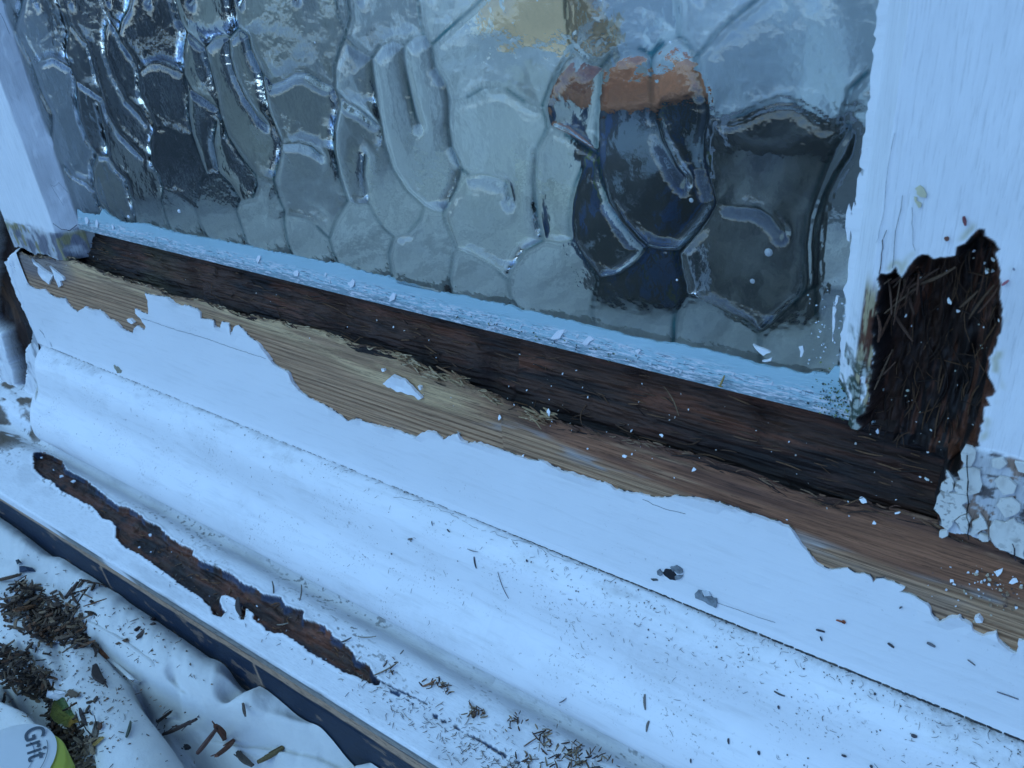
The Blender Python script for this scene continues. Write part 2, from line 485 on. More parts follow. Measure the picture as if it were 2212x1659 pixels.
# ---- the skin of white paint left on the rail
EDGE = [(14, 566), (22, 558), (28, 574), (44, 586), (50, 600), (66, 616), (78, 624), (98, 624), (108, 634), (122, 642), (144, 644), (148, 654),
        (160, 666), (170, 673), (182, 666), (186, 661), (200, 668), (216, 668), (230, 678), (236, 686), (256, 696), (266, 708),
        (280, 716), (291, 719), (294, 707), (300, 702), (314, 713), (317, 703), (310, 694), (308, 688), (296, 676), (294, 666), (310, 674),
        (322, 678), (323, 666), (321, 648), (315, 634), (340, 638), (366, 642), (380, 654), (396, 660), (412, 660), (430, 668),
        (435, 674), (436, 687), (464, 691), (468, 705), (479, 709), (481, 694), (497, 698), (499, 716), (502, 723), (508, 705),
        (518, 702), (540, 727), (562, 741), (580, 763), (594, 784), (608, 795), (626, 802), (634, 820), (648, 842), (673, 860),
        (702, 874), (738, 896), (752, 909), (773, 903), (794, 912), (816, 918), (852, 925), (870, 932), (902, 943), (909, 936),
        (927, 929), (942, 932), (960, 948), (978, 938), (992, 934), (999, 947), (1014, 956), (1039, 954), (1053, 959),
        (1071, 966), (1097, 975), (1122, 984), (1147, 992), (1176, 995), (1212, 1013), (1248, 1024), (1284, 1035), (1320, 1046),
        (1327, 1053), (1356, 1060), (1392, 1067), (1431, 1074), (1464, 1069), (1504, 1074), (1534, 1078), (1578, 1092),
        (1606, 1101), (1632, 1110), (1686, 1127), (1711, 1139), (1722, 1157), (1732, 1173), (1747, 1188), (1759, 1206), (1776, 1220),
        (1797, 1229), (1815, 1227), (1833, 1226), (1848, 1236), (1873, 1238), (1884, 1245), (1887, 1256), (1902, 1247),
        (1927, 1253), (1956, 1267), (1943, 1276), (1966, 1281), (1992, 1294), (2006, 1303), (2013, 1321), (2031, 1339),
        (2049, 1330), (2074, 1326), (2100, 1346), (2103, 1359), (2125, 1370), (2154, 1361), (2159, 1379), (2172, 1391),
        (2197, 1407), (2201, 1379), (2230, 1380), (2260, 1400), (2330, 1425)]
e = ragged(xz(EDGE), .0011, .00020, 3, closed=False)
out = e + [(e[-1][0], ZJ - .0002), (-.389, ZJ - .0002), (-.3895, -.060), (-.384, -.045)]
pf = film('paint_skin', out, -.012, .0007, M_FILM, sash, curl=.0009)
pf['label'] = 'remaining white paint with a jagged torn upper edge'
isl = [reg(0, 400, .2, [(350, 1020), (375, 1080), (430, 1110), (440, 1170), (480, 1240), (540, 1300), (560, 1250), (590, 1200), (540, 1170), (480, 1130), (430, 1090), (380, 1060)]),
       reg(0, 400, .2, [(545, 1100), (590, 1180), (625, 1270), (640, 1330), (680, 1310), (660, 1260), (710, 1250), (700, 1220), (620, 1160)]),
       reg(0, 750, .2, [(1390, 120), (1430, 118), (1470, 155), (1440, 172), (1405, 150)]),
       reg(800, 600, .36, [(345, 820), (400, 770), (470, 800), (520, 850), (575, 910), (550, 920), (530, 895), (490, 888), (450, 868), (420, 868), (400, 852), (370, 840)]),
       reg(1600, 1200, .36, [(1920, 740), (1945, 730), (1960, 748), (1970, 765), (1930, 768)]),
       reg(800, 600, .36, [(550, 835), (570, 840), (568, 860), (558, 855)]), reg(800, 600, .36, [(325, 735), (345, 733), (350, 748), (335, 752)])]
for i, q in enumerate(isl):
    film('paint_island', ragged(xz(q), .0009, .00012, 20 + i), -.012, .0006, M_FILM, sash, wob=.0002, curl=.001)
# torn fringe: darker primer rim along the skin's edge
fr = Slivers()
for i in range(2, len(e) - 2):
    if random.random() < .35:
        p = e[i]; d = (e[i + 1][0] - e[i - 1][0], 0, e[i + 1][1] - e[i - 1][1])
        fr.add((p[0], -.0121, p[1] + .0002), d, (0, -1, 0), random.uniform(.001, .003), .0004, .0003, random.choice([(.22, .17, .11), (.45, .42, .36), (.10, .09, .09)]), 0.05, 3)
o = fr.build('torn_fringe', M_CRUMB, sash); o['kind'] = 'stuff'

# hairline crack in the skin, and knots where the paint has bled away
def crack(name, pts, y, wd, parent, colr=(.10, .10, .11), seed=0):
    s = Slivers(); q = ragged(pts, .0016, .00012, seed, closed=False)
    for a, b in zip(q[:-1], q[1:]):
        a, b = np.array(a), np.array(b); m_ = (a + b) / 2; d = b - a; L = np.linalg.norm(d)
        if L < 1e-7: continue
        s.add((m_[0], y, m_[1]), (d[0], 0, d[1]), (0, -1, 0), L * 1.25, wd * random.uniform(.6, 1.2), .00012, colr, 0, 1)
    return s.build(name, M_CRUMB, parent)


crack('paint_crack', xz(reg(0, 500, .36, [(820, 670), (900, 690), (1060, 745), (1250, 800), (1450, 870), (1640, 930)])), -.01280, .0003, sash, (.16, .16, .17), 5)
crack('paint_crack', xz(reg(800, 600, .36, [(1900, 1515), (1990, 1555), (2060, 1580), (2150, 1600)])), -.01280, .00022, sash, (.22, .22, .22), 6)
crack('paint_crack', xz(reg(1600, 1200, .36, [(380, 660), (500, 700), (620, 745), (720, 775)])), -.01280, .00022, sash, (.22, .22, .22), 7)


# ---- right stile with the deep rotten pit
PIT = [(1926, 588), (1936, 576), (1940, 590), (1948, 599), (1954, 590), (1962, 576), (1974, 560), (1990, 546), (2006, 546), (2030, 554), (2044, 556), (2066, 554),
       (2068, 534), (2086, 526), (2098, 510), (2114, 494), (2126, 496), (2136, 516), (2150, 522), (2162, 538), (2160, 570), (2160, 598), (2162, 634),
       (2166, 668), (2166, 700), (2164, 718), (2150, 754), (2139, 804), (2148, 830), (2146, 855), (2125, 891), (2121, 930), (2116, 963), (2089, 959),
       (2078, 974), (2085, 999), (2064, 1028), (2042, 1013), (2035, 1046), (2024, 1071), (2031, 1107), (2026, 1150), (1940, 1150), (1860, 1130), (1850, 905), (1870, 890),
       (1880, 837), (1887, 783), (1884, 732), (1891, 664), (1898, 614), (1902, 590)]
pit_xz = ragged(xz(PIT), .0012, .0004, 8)
FLK = [(2085, 959), (2116, 968), (2150, 974), (2190, 985), (2230, 1000), (2330, 1050), (2330, 1260), (2212, 1205), (2190, 1197), (2150, 1180), (2140, 1165), (2130, 1150), (2125, 1165),
       (2100, 1140), (2095, 1152), (2075, 1145), (2060, 1120), (2050, 1140), (2030, 1133), (2024, 1090), (2030, 1060), (2040, 1013), (2064, 1028), (2085, 1000)]
flk_xz = xz(FLK)
us = np.linspace(.1192, .235, 330); vs = np.linspace(-.033, .19, 620)
U, Vv = np.meshgrid(us, vs, indexing='ij')
d = sdf(U, Vv, pit_xz)
rim = .0007 * fbm(U, Vv, 150, 150, 3, 110)
bev = 1 - sstep(.1192, .1282, U - .0006 * fbm(Vv, U, 30, 20, 3, 112))
Yb = -.0122 + .0118 * (1 - np.clip((U - .1192) / .0088, 0, 1)) * 1.0
Yb += .0003 * fbm(U, Vv, 40, 30, 3, 114)
inn = sstep(-.0001, .0020, d + rim)
fv_ = fbm(U, Vv, 300, 20, 3, 120, .5); lv = fbm(U, Vv, 120, 50, 4, 125)
deep = inn * (.0085 + .0040 * lv + .0026 * fv_ + .0016 * fbm(U, Vv, 500, 160, 3, 128) + .005 * np.clip(d / .010, 0, 1))
low = 1 - sstep(-.028, -.020, Vv)
df = sdf(U, Vv, flk_xz); fl_in = sstep(-.0004, .0008, df)
Yf = np.where(deep > 0, np.maximum(Yb, -.0122) * (1 - inn) + (-.0122 + deep) * inn, Yb)
Yf = Yf - fl_in * (1 - inn) * .0006 * (1 + fbm(U, Vv, 160, 160, 3, 130)) - low * 0
cp = lerp(C_ROT * .75, C_BLACK * .8, sstep(-.25, .3, fbm(U, Vv, 160, 22, 4, 135)))
cp = lerp(cp, C_RED * .8, .8 * sstep(.12, .4, fbm(U, Vv, 480, 45, 4, 140, .6)))
cw = np.broadcast_to(C_WHITE, U.shape + (3,)).copy()
cw = lerp(cw, C_WHITE * .86, sstep(0, .6, fbm(U, Vv, 50, 20, 4, 145)))
# exposed primer rim round the pit, yellowish
prim = np.exp(-((d + .0011) / .0009) ** 2) * sstep(-.15, .15, fbm(U, Vv, 120, 120, 3, 150)) * (d < 0)
cw = lerp(cw, np.array([.52, .48, .32]), .8 * prim)
# stained flaking corner
st = sstep(.0, .22, fbm(U, Vv, 190, 240, 5, 155, .65)); st2 = sstep(.14, .22, fbm(U, Vv, 230, 170, 5, 160, .6))
cfl = lerp(lerp(C_WHITE * .70, np.array([.07, .05, .045]), st * .9), np.array([.26, .12, .05]), st2 * .75)
cw = lerp(cw, cfl, fl_in)
hole = inn
# putty foot, rotten strip next to the glass corner
strip = sstep(.1255, .1268, U) * (1 - sstep(.1345, .137, U)) * (1 - sstep(.045, .053, Vv + .003 * fbm(U, Vv, 300, 80, 3, 165)))
sn_ = fbm(U, Vv, 650, 90, 4, 170, .6)
strip = strip * sstep(-.12, .0, fbm(U, Vv, 400, 70, 4, 172, .6) + .12)
cw = lerp(cw, lerp(np.array([.42, .34, .20]), C_RED * .7, sstep(-.08, .1, sn_)), strip * sstep(-.012, .0, Vv + .0 * U) * (d < 0))
mossn = fbm(U, Vv, 900, 900, 3, 178)
mossc = (1 - sstep(.004, .016, np.hypot((U - .124) * 1.1, (Vv - .010) * .55) + .004 * fbm(U, Vv, 250, 250, 4, 175)))
cw = lerp(cw, lerp(np.array([.05, .07, .05]), np.array([.35, .38, .33]), sstep(-.1, .15, mossn)), mossc * sstep(-.25, .05, fbm(U, Vv, 350, 350, 3, 179)))
cs = lerp(cw, cp, sstep(-.0003, .0001, d + rim))
# cut away everything below the lip of the rail (the rail's own wood shows there)
P = np.stack([U, Yf, Vv], -1)
nu, nv = U.shape; F = grid_faces(nu, nv)
zlip_u = interp(us, lip_xz)
cx = U.reshape(-1)[F].mean(1); cz = Vv.reshape(-1)[F].mean(1); keep = cz > np.interp(cx, us, zlip_u) + .0002 + .0011 * vnoise(cx * 260, cx * 0, 9)
keep |= (cx > .150) & inside(cx, cz, flk_xz)
jag = .0012 * vnoise(cz * 300, cz * 0, 14)
keep &= ~((cz < .013 + .004 * vnoise(cx * 300, cx * 0, 12)) & (cx < .1262 + jag))
keep &= ~((cz < -.004 + 2 * jag) & (cx < .152))
keep &= ~((cz < .003 + 2 * jag) & (cx < .1375))
F = F[keep]
stP, stIn = P, (hole > .9) & (Vv > -.004)
stR = mesh_np('right_stile', P.reshape(-1, 3), F, M_ROTV, sash, tint=np.clip(cs, .004, 1).reshape(-1, 3))
stR['label'] = 'right-hand upright with a deep black rot pit'
# body behind the surface
bv = [(.1192, .0004), (.1192, .022), (.235, .022), (.235, -.0115)]


def prism_z(name, sect, z0, z1, m, parent):
    n = len(sect); V = [(a, b, z0) for a, b in sect] + [(a, b, z1) for a, b in sect]
    me = bpy.data.meshes.new(name)
    me.from_pydata(V, [], [tuple(range(n))[::-1], tuple(range(n, 2 * n))] + [(i, (i + 1) % n, n + (i + 1) % n, n + i) for i in range(n)])
    me.update(); return link(name, me, m, parent)


M_CORE = plain('stile_core_timber', (.05, .028, .018), .8, 40, .4, (200, 200, 20))
prism_z('stile_core', [(.1195, .0055), (.1195, .022), (.2345, .022), (.2345, .0055)], -.033, .189, M_CORE, sash)
crack('paint_crack', xz(reg(2000, 450, .2, [(905, 130), (890, 260), (860, 380), (830, 500), (815, 700), (800, 880)])), -.0126, .00028, sash, (.30, .30, .30), 12)
crack('paint_crack', xz(reg(2000, 450, .2, [(730, 500), (690, 600), (680, 740), (655, 950)])), -.0126, .00045, sash, (.12, .11, .11), 13)
crack('paint_crack', xz(reg(2000, 450, .2, [(1010, 250), (1020, 480), (1020, 640), (1040, 700)])), -.0126, .00018, sash, (.35, .35, .35), 14)
crack('paint_crack', xz(reg(1600, 0, .36, [(1330, 1450), (1370, 1300), (1385, 1150), (1400, 1000), (1440, 800)])), -.0126, .00016, sash, (.4, .4, .4), 15)
crack('paint_crack', xz(reg(2000, 1000, .2, [(1625, 440), (1625, 600), (1625, 850), (1640, 950), (1620, 1100), (1650, 1180), (1630, 1280), (1640, 1330)])), -.0150, .0006, sash, (.02, .02, .02), 16)
FLAKES = [[(1590, 362), (1660, 380), (1705, 430), (1690, 520), (1650, 590), (1600, 585), (1545, 520), (1540, 450)], [(1378, 640), (1410, 660), (1465, 760), (1450, 850), (1390, 880), (1325, 840)],
          [(1320, 870), (1440, 880), (1600, 905), (1630, 960), (1610, 1090), (1530, 1120), (1470, 1165), (1440, 1230), (1400, 1275), (1330, 1225), (1310, 1110), (1272, 990), (1290, 910)],
          [(1480, 1175), (1540, 1125), (1615, 1105), (1650, 1165), (1620, 1270), (1585, 1312), (1545, 1290), (1520, 1220)], [(1662, 1190), (1740, 1100), (1800, 1180), (1830, 1260), (1760, 1275), (1670, 1342), (1640, 1325)],
          [(1310, 1290), (1395, 1272), (1402, 1335), (1340, 1362), (1308, 1345)], [(1850, 1245), (1900, 1180), (2010, 1205), (2110, 1150), (2230, 1240), (2230, 1590), (2110, 1540), (1960, 1490), (1880, 1400), (1850, 1340)],
          [(1560, 615), (1660, 605), (1745, 640), (1770, 790), (1740, 870), (1640, 905), (1500, 885), (1470, 830)], [(1960, 700), (2060, 720), (2140, 800), (2110, 880), (2000, 900), (1930, 810)], [(1880, 520), (1990, 500), (2040, 560), (1960, 620), (1880, 590)],
          [(1740, 1310), (1830, 1345), (1835, 1400), (1770, 1402), (1725, 1350)], [(2120, 540), (2230, 560), (2230, 660), (2160, 640)], [(1960, 950), (2090, 930), (2180, 1010), (2130, 1110), (2020, 1150), (1960, 1060)]]
for i, q in enumerate(FLAKES):
    film('lifting_flake', ragged(xz(reg(2000, 1000, .2, q), -.0128), .0016, .0007, 300 + i), -.0134, .0005, M_FLAKE, sash, curl=.0003)
crack('paint_crack', xz(reg(2000, 1000, .2, [(2140, 1560), (2130, 1440), (2110, 1390)])), -.0148, .0006, sash, (.05, .04, .05), 17)

# ---- left stile
us = np.linspace(-.3695, -.3008, 150); vs = np.linspace(-.0185, .19, 420)
U, Vv = np.meshgrid(us, vs, indexing='ij')
Yf = -.0122 + .0122 * np.clip((U + .3096) / .0088, 0, 1) + .0004 * fbm(U, Vv, 70, 30, 4, 200)
Yf -= .0005 * sstep(.1, .3, fbm(U, Vv, 300, 90, 3, 205)) * sstep(-.311, -.305, U)
botz = -.017 + .002 * fbm(us, us * 0, 130, 1, 4, 207)
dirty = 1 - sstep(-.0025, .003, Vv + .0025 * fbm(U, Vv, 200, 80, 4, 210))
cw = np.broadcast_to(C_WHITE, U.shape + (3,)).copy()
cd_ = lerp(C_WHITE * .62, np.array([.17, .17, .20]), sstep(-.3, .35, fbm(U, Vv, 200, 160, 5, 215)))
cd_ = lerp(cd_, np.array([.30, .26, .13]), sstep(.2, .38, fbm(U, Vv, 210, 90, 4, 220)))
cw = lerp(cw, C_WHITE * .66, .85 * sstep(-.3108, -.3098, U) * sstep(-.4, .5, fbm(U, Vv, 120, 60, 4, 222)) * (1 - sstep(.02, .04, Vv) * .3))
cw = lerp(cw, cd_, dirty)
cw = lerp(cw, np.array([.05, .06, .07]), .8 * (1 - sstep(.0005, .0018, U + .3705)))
F = grid_faces(len(us), len(vs)); cx = U.reshape(-1)[F].mean(1); cz = Vv.reshape(-1)[F].mean(1)
F = F[cz > np.interp(cx, us, botz)]
o = mesh_np('left_stile', np.stack([U, Yf, Vv], -1).reshape(-1, 3), F, M_ROTV, sash, tint=cw.reshape(-1, 3))
o['label'] = 'left-hand upright with cracked paint and a grimy foot'
prism_z('stile_core', [(-.369, -.0105), (-.311, -.0105), (-.302, -.0008), (-.302, .022), (-.369, .022)], -.0125, .189, plain('inner_stile_paint', (.72, .74, .74), .5, 40, .15), sash)
crack('paint_crack', xz(reg(0, 400, .2, [(590, 640), (680, 705), (770, 715), (850, 650)])), -.0128, .0007, sash, (.04, .04, .05), 31)
crack('paint_crack', xz(reg(0, 0, .24, [(100, 300), (60, 200), (20, 120)])), -.0128, .0004, sash, (.15, .15, .17), 32)
crack('paint_crack', xz(reg(0, 400, .2, [(745, 300), (650, 200), (600, 240), (560, 220), (640, 350), (700, 440)])), -.0128, .0003, sash, (.35, .36, .38), 33)

# ------------------------------------------------------------------ glass
def z1(p): return reg(0, 0, .36, p)
def z2(p): return reg(800, 0, .36, p)
def z3(p): return reg(1600, 0, .36, p)
def z4(p): return reg(800, 600, .36, p)
def z5(p): return reg(1600, 600, .36, p)


LINES = [z1(p) for p in (
    [(100, 180), (140, 30), (160, -60)], [(100, 180), (200, 380), (260, 560), (325, 690), (320, 850)],
    [(350, -60), (360, 0), (400, 130), (420, 200), (405, 310), (430, 400), (460, 480), (470, 600), (490, 720), (530, 830), (590, 930), (560, 1010), (570, 1120), (610, 1230), (680, 1310)],
    [(210, 390), (260, 360), (320, 340), (430, 405)], [(400, 1000), (440, 1050), (520, 1090), (570, 1140)],
    [(370, -60), (380, 0), (430, 150), (500, 240), (530, 260), (560, 350), (580, 450), (620, 580), (650, 680), (720, 800), (860, 940)],
    [(590, 930), (655, 935), (700, 1010), (765, 1075), (790, 1160), (825, 1310), (825, 1360)], [(600, 640), (630, 760), (650, 850), (655, 935)],
    [(600, -60), (620, 0), (650, 90), (690, 160), (720, 210), (740, 260), (800, 340), (840, 430), (850, 560), (900, 680), (940, 760), (910, 860), (920, 980), (970, 1060), (990, 1130), (980, 1200), (1010, 1310), (1060, 1440)],
    [(460, 480), (540, 530), (610, 580)],
    [(650, 140), (635, 200), (640, 330), (690, 460), (760, 600), (845, 690), (880, 740)], [(720, 205), (740, 120), (780, 50), (800, -60)],
    [(1040, -60), (1060, 0), (1090, 120), (1130, 190), (1110, 300), (1110, 440), (1140, 560), (1140, 680), (1160, 800), (1210, 950), (1250, 1050), (1200, 1110), (1180, 1240), (1210, 1330), (1280, 1470)],
    [(840, 430), (900, 380), (960, 375), (1040, 410), (1110, 440)], [(940, 765), (1020, 770), (1090, 810), (1160, 820)], [(990, 1135), (1080, 1170), (1180, 1245)],
    [(1130, 190), (1180, 230), (1240, 285), (1290, 230), (1350, 215), (1390, 225), (1440, 170), (1430, 80), (1400, -60)],
    [(1240, 290), (1270, 400), (1310, 560), (1330, 680), (1380, 820), (1450, 930), (1550, 1050), (1640, 1080), (1655, 1075)], [(1550, 1050), (1555, 1110), (1530, 1180), (1450, 1200)],
    [(1385, 235), (1390, 330), (1420, 450), (1480, 580), (1560, 700), (1610, 745)],
    [(1440, 165), (1500, 210), (1520, 300), (1580, 430), (1600, 540), (1620, 650), (1660, 760), (1700, 850), (1690, 950), (1655, 1075), (1680, 1170), (1720, 1260), (1720, 1350), (1740, 1450), (1790, 1600)],
    [(1110, 440), (1160, 540), (1240, 590), (1315, 645)], [(1250, 1050), (1330, 1040), (1390, 1100), (1450, 1190), (1430, 1260), (1470, 1380), (1520, 1540)], [(1310, 730), (1290, 860), (1320, 1020), (1330, 1040)],
    [(1590, 440), (1640, 500), (1700, 480), (1780, 430), (1850, 430), (1940, 490), (2020, 520)],
    [(2020, -60), (2035, 0), (2050, 100), (2090, 200), (2050, 300), (2020, 400), (2020, 540), (2050, 620), (2020, 760), (2020, 900), (2050, 1050), (2100, 1200)],
    [(1710, 860), (1800, 855), (1880, 880), (1940, 930)], [(1730, 1290), (1830, 1310), (1920, 1360), (1990, 1430), (2010, 1500), (2060, 1620), (2100, 1700)], [(2100, 1200), (2030, 1310), (1990, 1430)],
)] + [z2(p) for p in (
    [(120, -60), (140, 0), (150, 100), (120, 225), (190, 300), (280, 345), (330, 270), (400, 240), (475, 270), (520, 220), (590, 200), (570, 100), (555, -60)],
    [(275, 350), (290, 480), (320, 680), (350, 850), (400, 1010), (480, 1140), (590, 1240)], [(470, 270), (470, 350), (500, 500), (540, 680), (560, 740)],
    [(590, 200), (640, 270), (660, 400), (720, 500), (745, 600), (740, 750), (760, 880), (800, 960), (820, 1010), (790, 1120), (710, 1275), (650, 1270), (590, 1240)],
    [(640, 270), (700, 210), (800, 120), (880, 50), (1000, -60)], [(745, 595), (800, 600), (860, 580), (940, 530), (1020, 520), (1100, 540), (1200, 610), (1260, 640), (1310, 630)],
    [(1440, -60), (1460, 150), (1480, 290), (1420, 390), (1350, 520), (1310, 630), (1340, 760), (1270, 900), (1260, 1100), (1280, 1300), (1310, 1440)],
    [(1480, 290), (1540, 350), (1600, 390), (1660, 400), (1720, 330), (1800, 290), (1900, 290), (1970, 330), (2040, 260), (2130, 215), (2170, 240)],
    [(1660, 400), (1660, 550), (1640, 720), (1640, 900), (1660, 1050), (1700, 1200), (1780, 1330), (1860, 1420), (1935, 1490)],
    [(1970, 330), (1960, 500), (1970, 700), (2020, 850), (2100, 1000), (2150, 1060)], [(1340, 760), (1450, 810), (1560, 880), (1640, 930)],
    [(1550, 1000), (1510, 1100), (1480, 1200), (1470, 1330), (1480, 1440)], [(1310, 1440), (1400, 1455), (1480, 1440), (1540, 1530), (1640, 1665)],
    [(820, 1010), (860, 1045), (940, 1040), (1020, 1060), (1090, 1100), (1110, 1180)],
    [(710, 1275), (720, 1330), (790, 1500), (870, 1530), (960, 1580), (1050, 1640), (1100, 1690)], [(1310, 1440), (1200, 1500), (1110, 1630), (1100, 1700)],
    [(120, 1200), (180, 1230), (260, 1220), (290, 1280), (350, 1370), (410, 1420), (500, 1390), (570, 1310), (590, 1245)],
    [(240, 930), (230, 1050), (260, 1200)], [(410, 1420), (380, 1520), (400, 1659), (440, 1860)], [(60, 540), (110, 600), (200, 650), (310, 745)], [(770, 1510), (750, 1659), (760, 1780), (790, 1990)],
)] + [z4(p) for p in (
    [(1640, 200), (1620, 300), (1600, 400), (1630, 520)], [(1640, 195), (1760, 170), (1870, 90), (1930, 10), (2040, 30), (2115, 35)],
    [(2115, 35), (2130, 130), (2160, 290), (2110, 400), (2090, 620)], [(1095, 190), (1110, 300), (1190, 420)], [(2160, 290), (2230, 310)],
)] + [z3(p) for p in (
    [(150, -60), (165, 210)], [(-10, 330), (60, 240), (160, 210), (230, 280), (260, 340), (280, 450), (320, 600), (330, 690), (300, 850), (310, 1000), (350, 1130), (375, 1220), (310, 1330), (230, 1420), (155, 1505), (60, 1500), (-20, 1485)],
    [(330, 690), (430, 720), (520, 700), (620, 650), (740, 610), (850, 620), (940, 670), (1040, 740), (1130, 750), (1190, 740)],
    [(1190, 740), (1215, 820), (1190, 930), (1110, 1040), (1050, 1150), (1010, 1280), (990, 1400), (985, 1560), (985, 1720), (990, 1890)],
    [(1190, 740), (1100, 880), (1000, 1100), (930, 1300), (910, 1450), (920, 1700), (860, 1830)], [(375, 1220), (500, 1230), (620, 1240), (700, 1290), (770, 1380)],
    [(280, 330), (400, 180), (550, 60), (700, -60)], [(1130, 750), (1190, 540), (1300, 430)],
)] + [z5(p) for p in (
    [(140, 40), (150, 130), (190, 230), (195, 300), (310, 340), (450, 400), (560, 450), (640, 520), (650, 700)], [(640, 520), (740, 430), (860, 320), (990, 230), (1050, 260), (1200, 280)], [(195, 300), (130, 400), (120, 600)],
)]
# further lines above the frame so that the pane does not end in a blank
gl_us = np.linspace(-.3045, .1283, 660); gl_vs = np.linspace(0., .185, 290)
U, Vv = np.meshgrid(gl_us, gl_vs, indexing='ij')
L_xz = [xz(p, 0.0) for p in LINES]
segs = [s for p in L_xz for s in segs_of(p)]
topz = .128
for k in range(14):
    x = -.30 + k * .031; segs += [(x, topz - .01, x + .010, .150), (x + .010, .150, x - .002, .20), (x + .010, .150, x + .041 - .01, .146)]
dl = seg_dist(U, Vv, segs)
# cells by flood fill
bar = dl < .0011; lab = np.zeros(U.shape, int); nlab = 0
for si in range(0, U.shape[0], 6):
    for sj in range(0, U.shape[1], 6):
        if bar[si, sj] or lab[si, sj]: continue
        nlab += 1; stk = [(si, sj)]; lab[si, sj] = nlab
        while stk:
            a, b = stk.pop()
            for c, d_ in ((a + 1, b), (a - 1, b), (a, b + 1), (a, b - 1)):
                if 0 <= c < lab.shape[0] and 0 <= d_ < lab.shape[1] and not lab[c, d_] and not bar[c, d_]:
                    lab[c, d_] = nlab; stk.append((c, d_))
rim_w = .0030; H0 = .00080
rise = sstep(0, 1, np.sqrt(np.clip(dl / rim_w, 0, 1)) * .85 + .15 * np.clip(dl / rim_w, 0, 1)) if False else 1 - np.exp(-(dl / .0019) ** 1.6)
h = (H0 * rise + .0013 * (1 - np.exp(-dl / .0075)) * rise) * (.34 + .66 * sstep(-.22, -.10, U))
# dark refraction rim left of each line, painted into the glass colour
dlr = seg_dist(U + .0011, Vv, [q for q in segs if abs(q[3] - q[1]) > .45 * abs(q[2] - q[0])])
painted_rim = np.exp(-(dlr / .00080) ** 2) * np.clip(.75 + .5 * fbm(U, Vv, 60, 60, 2, 303), 0, 1) + .28 * np.exp(-(dl / .0005) ** 2)
rg = np.random.default_rng(4)
cellc = np.zeros((nlab + 1, 4))
for k in range(1, nlab + 1):
    m_ = lab == k
    if m_.sum() < 30: continue
    cx, cz = U[m_].mean(), Vv[m_].mean(); cellc[k] = (cx, cz, rg.normal(0, .035), rg.normal(-.01, .045))
# cells whose lean is read from the photograph: (photo x, y, lean x, lean z)
LEAN = [(1200, 450, .04, -.05), (1400, 450, .05, -.05), (1650, 330, .03, -.06), (1640, 560, .02, -.05), (1250, 220, .02, -.04), (600, 500, .0, .05), (1650, 120, -.04, .06), (700, 330, 0, .03)]
for px, py, a, b in LEAN:
    q = at(px, py, y=0.0); i = np.argmin(abs(gl_us - q[0])); j = np.argmin(abs(gl_vs - q[2]))
    if lab[i, j]: cellc[lab[i, j], 2:] = (a, b)
cc = cellc[lab]
tilt = np.clip(cc[..., 2] * (U - cc[..., 0]) + cc[..., 3] * (Vv - cc[..., 1]), -.0009, .0016)
h = h + rise * tilt * (lab > 0) * (.3 + .7 * sstep(-.22, -.10, U))
h = np.where(Vv < .0125, np.minimum(h, .0010 + .0006 * sstep(.010, .0125, Vv)), h)
h += .00008 * fbm(U, Vv, 60, 40, 3, 300) + .00035 * rise * fbm(U, Vv, 26, 18, 2, 305)
nu, nv = U.shape
front = np.stack([U, -h - .0004, Vv], -1).reshape(-1, 3); back = np.stack([U, np.full_like(U, .0040), Vv], -1).reshape(-1, 3)
F = grid_faces(nu, nv); nV = len(front); Fb = F[:, ::-1] + nV
idx = np.arange(nu * nv).reshape(nu, nv)
def strip_f(a): return np.stack([a[:-1], a[1:], a[1:] + nV, a[:-1] + nV], -1)
sides = [strip_f(idx[:, 0])[:, ::-1], strip_f(idx[:, -1]), strip_f(idx[0, :]), strip_f(idx[-1, :])[:, ::-1]]
gl = mesh_np('glass_pane', np.vstack([front, back]), np.vstack([F, Fb] + sides), M_GLASS, sash, dirt=np.r_[np.clip(painted_rim, 0, 1).ravel(), np.zeros(nV)])  # dirt channel reused for the rims' painted-in refraction shade
gl['label'] = 'obscured pane patterned in large pebble shaped cells'

# ---- old pale blue paint and putty residue along the foot of the pane
RES = [(168, 452), (180, 460), (216, 464), (222, 452), (232, 462), (250, 472), (266, 480), (284, 482), (312, 483), (330, 488), (360, 498), (392, 506), (442, 514), (500, 524),
       (576, 540), (630, 552), (684, 561), (708, 567), (738, 571), (765, 581), (810, 592), (852, 603), (890, 612), (924, 624), (960, 632), (989, 639), (1010, 640),
       (1039, 650), (1080, 656), (1104, 660), (1125, 672), (1142, 672), (1170, 678), (1212, 689), (1250, 697), (1284, 707), (1320, 716), (1356, 725), (1400, 733), (1428, 740), (1459, 743),
       (1500, 752), (1524, 754), (1560, 764), (1596, 772), (1630, 786), (1668, 794), (1689, 794), (1740, 808), (1768, 804), (1790, 808), (1804, 790), (1822, 800), (1866, 830), (1890, 915)]


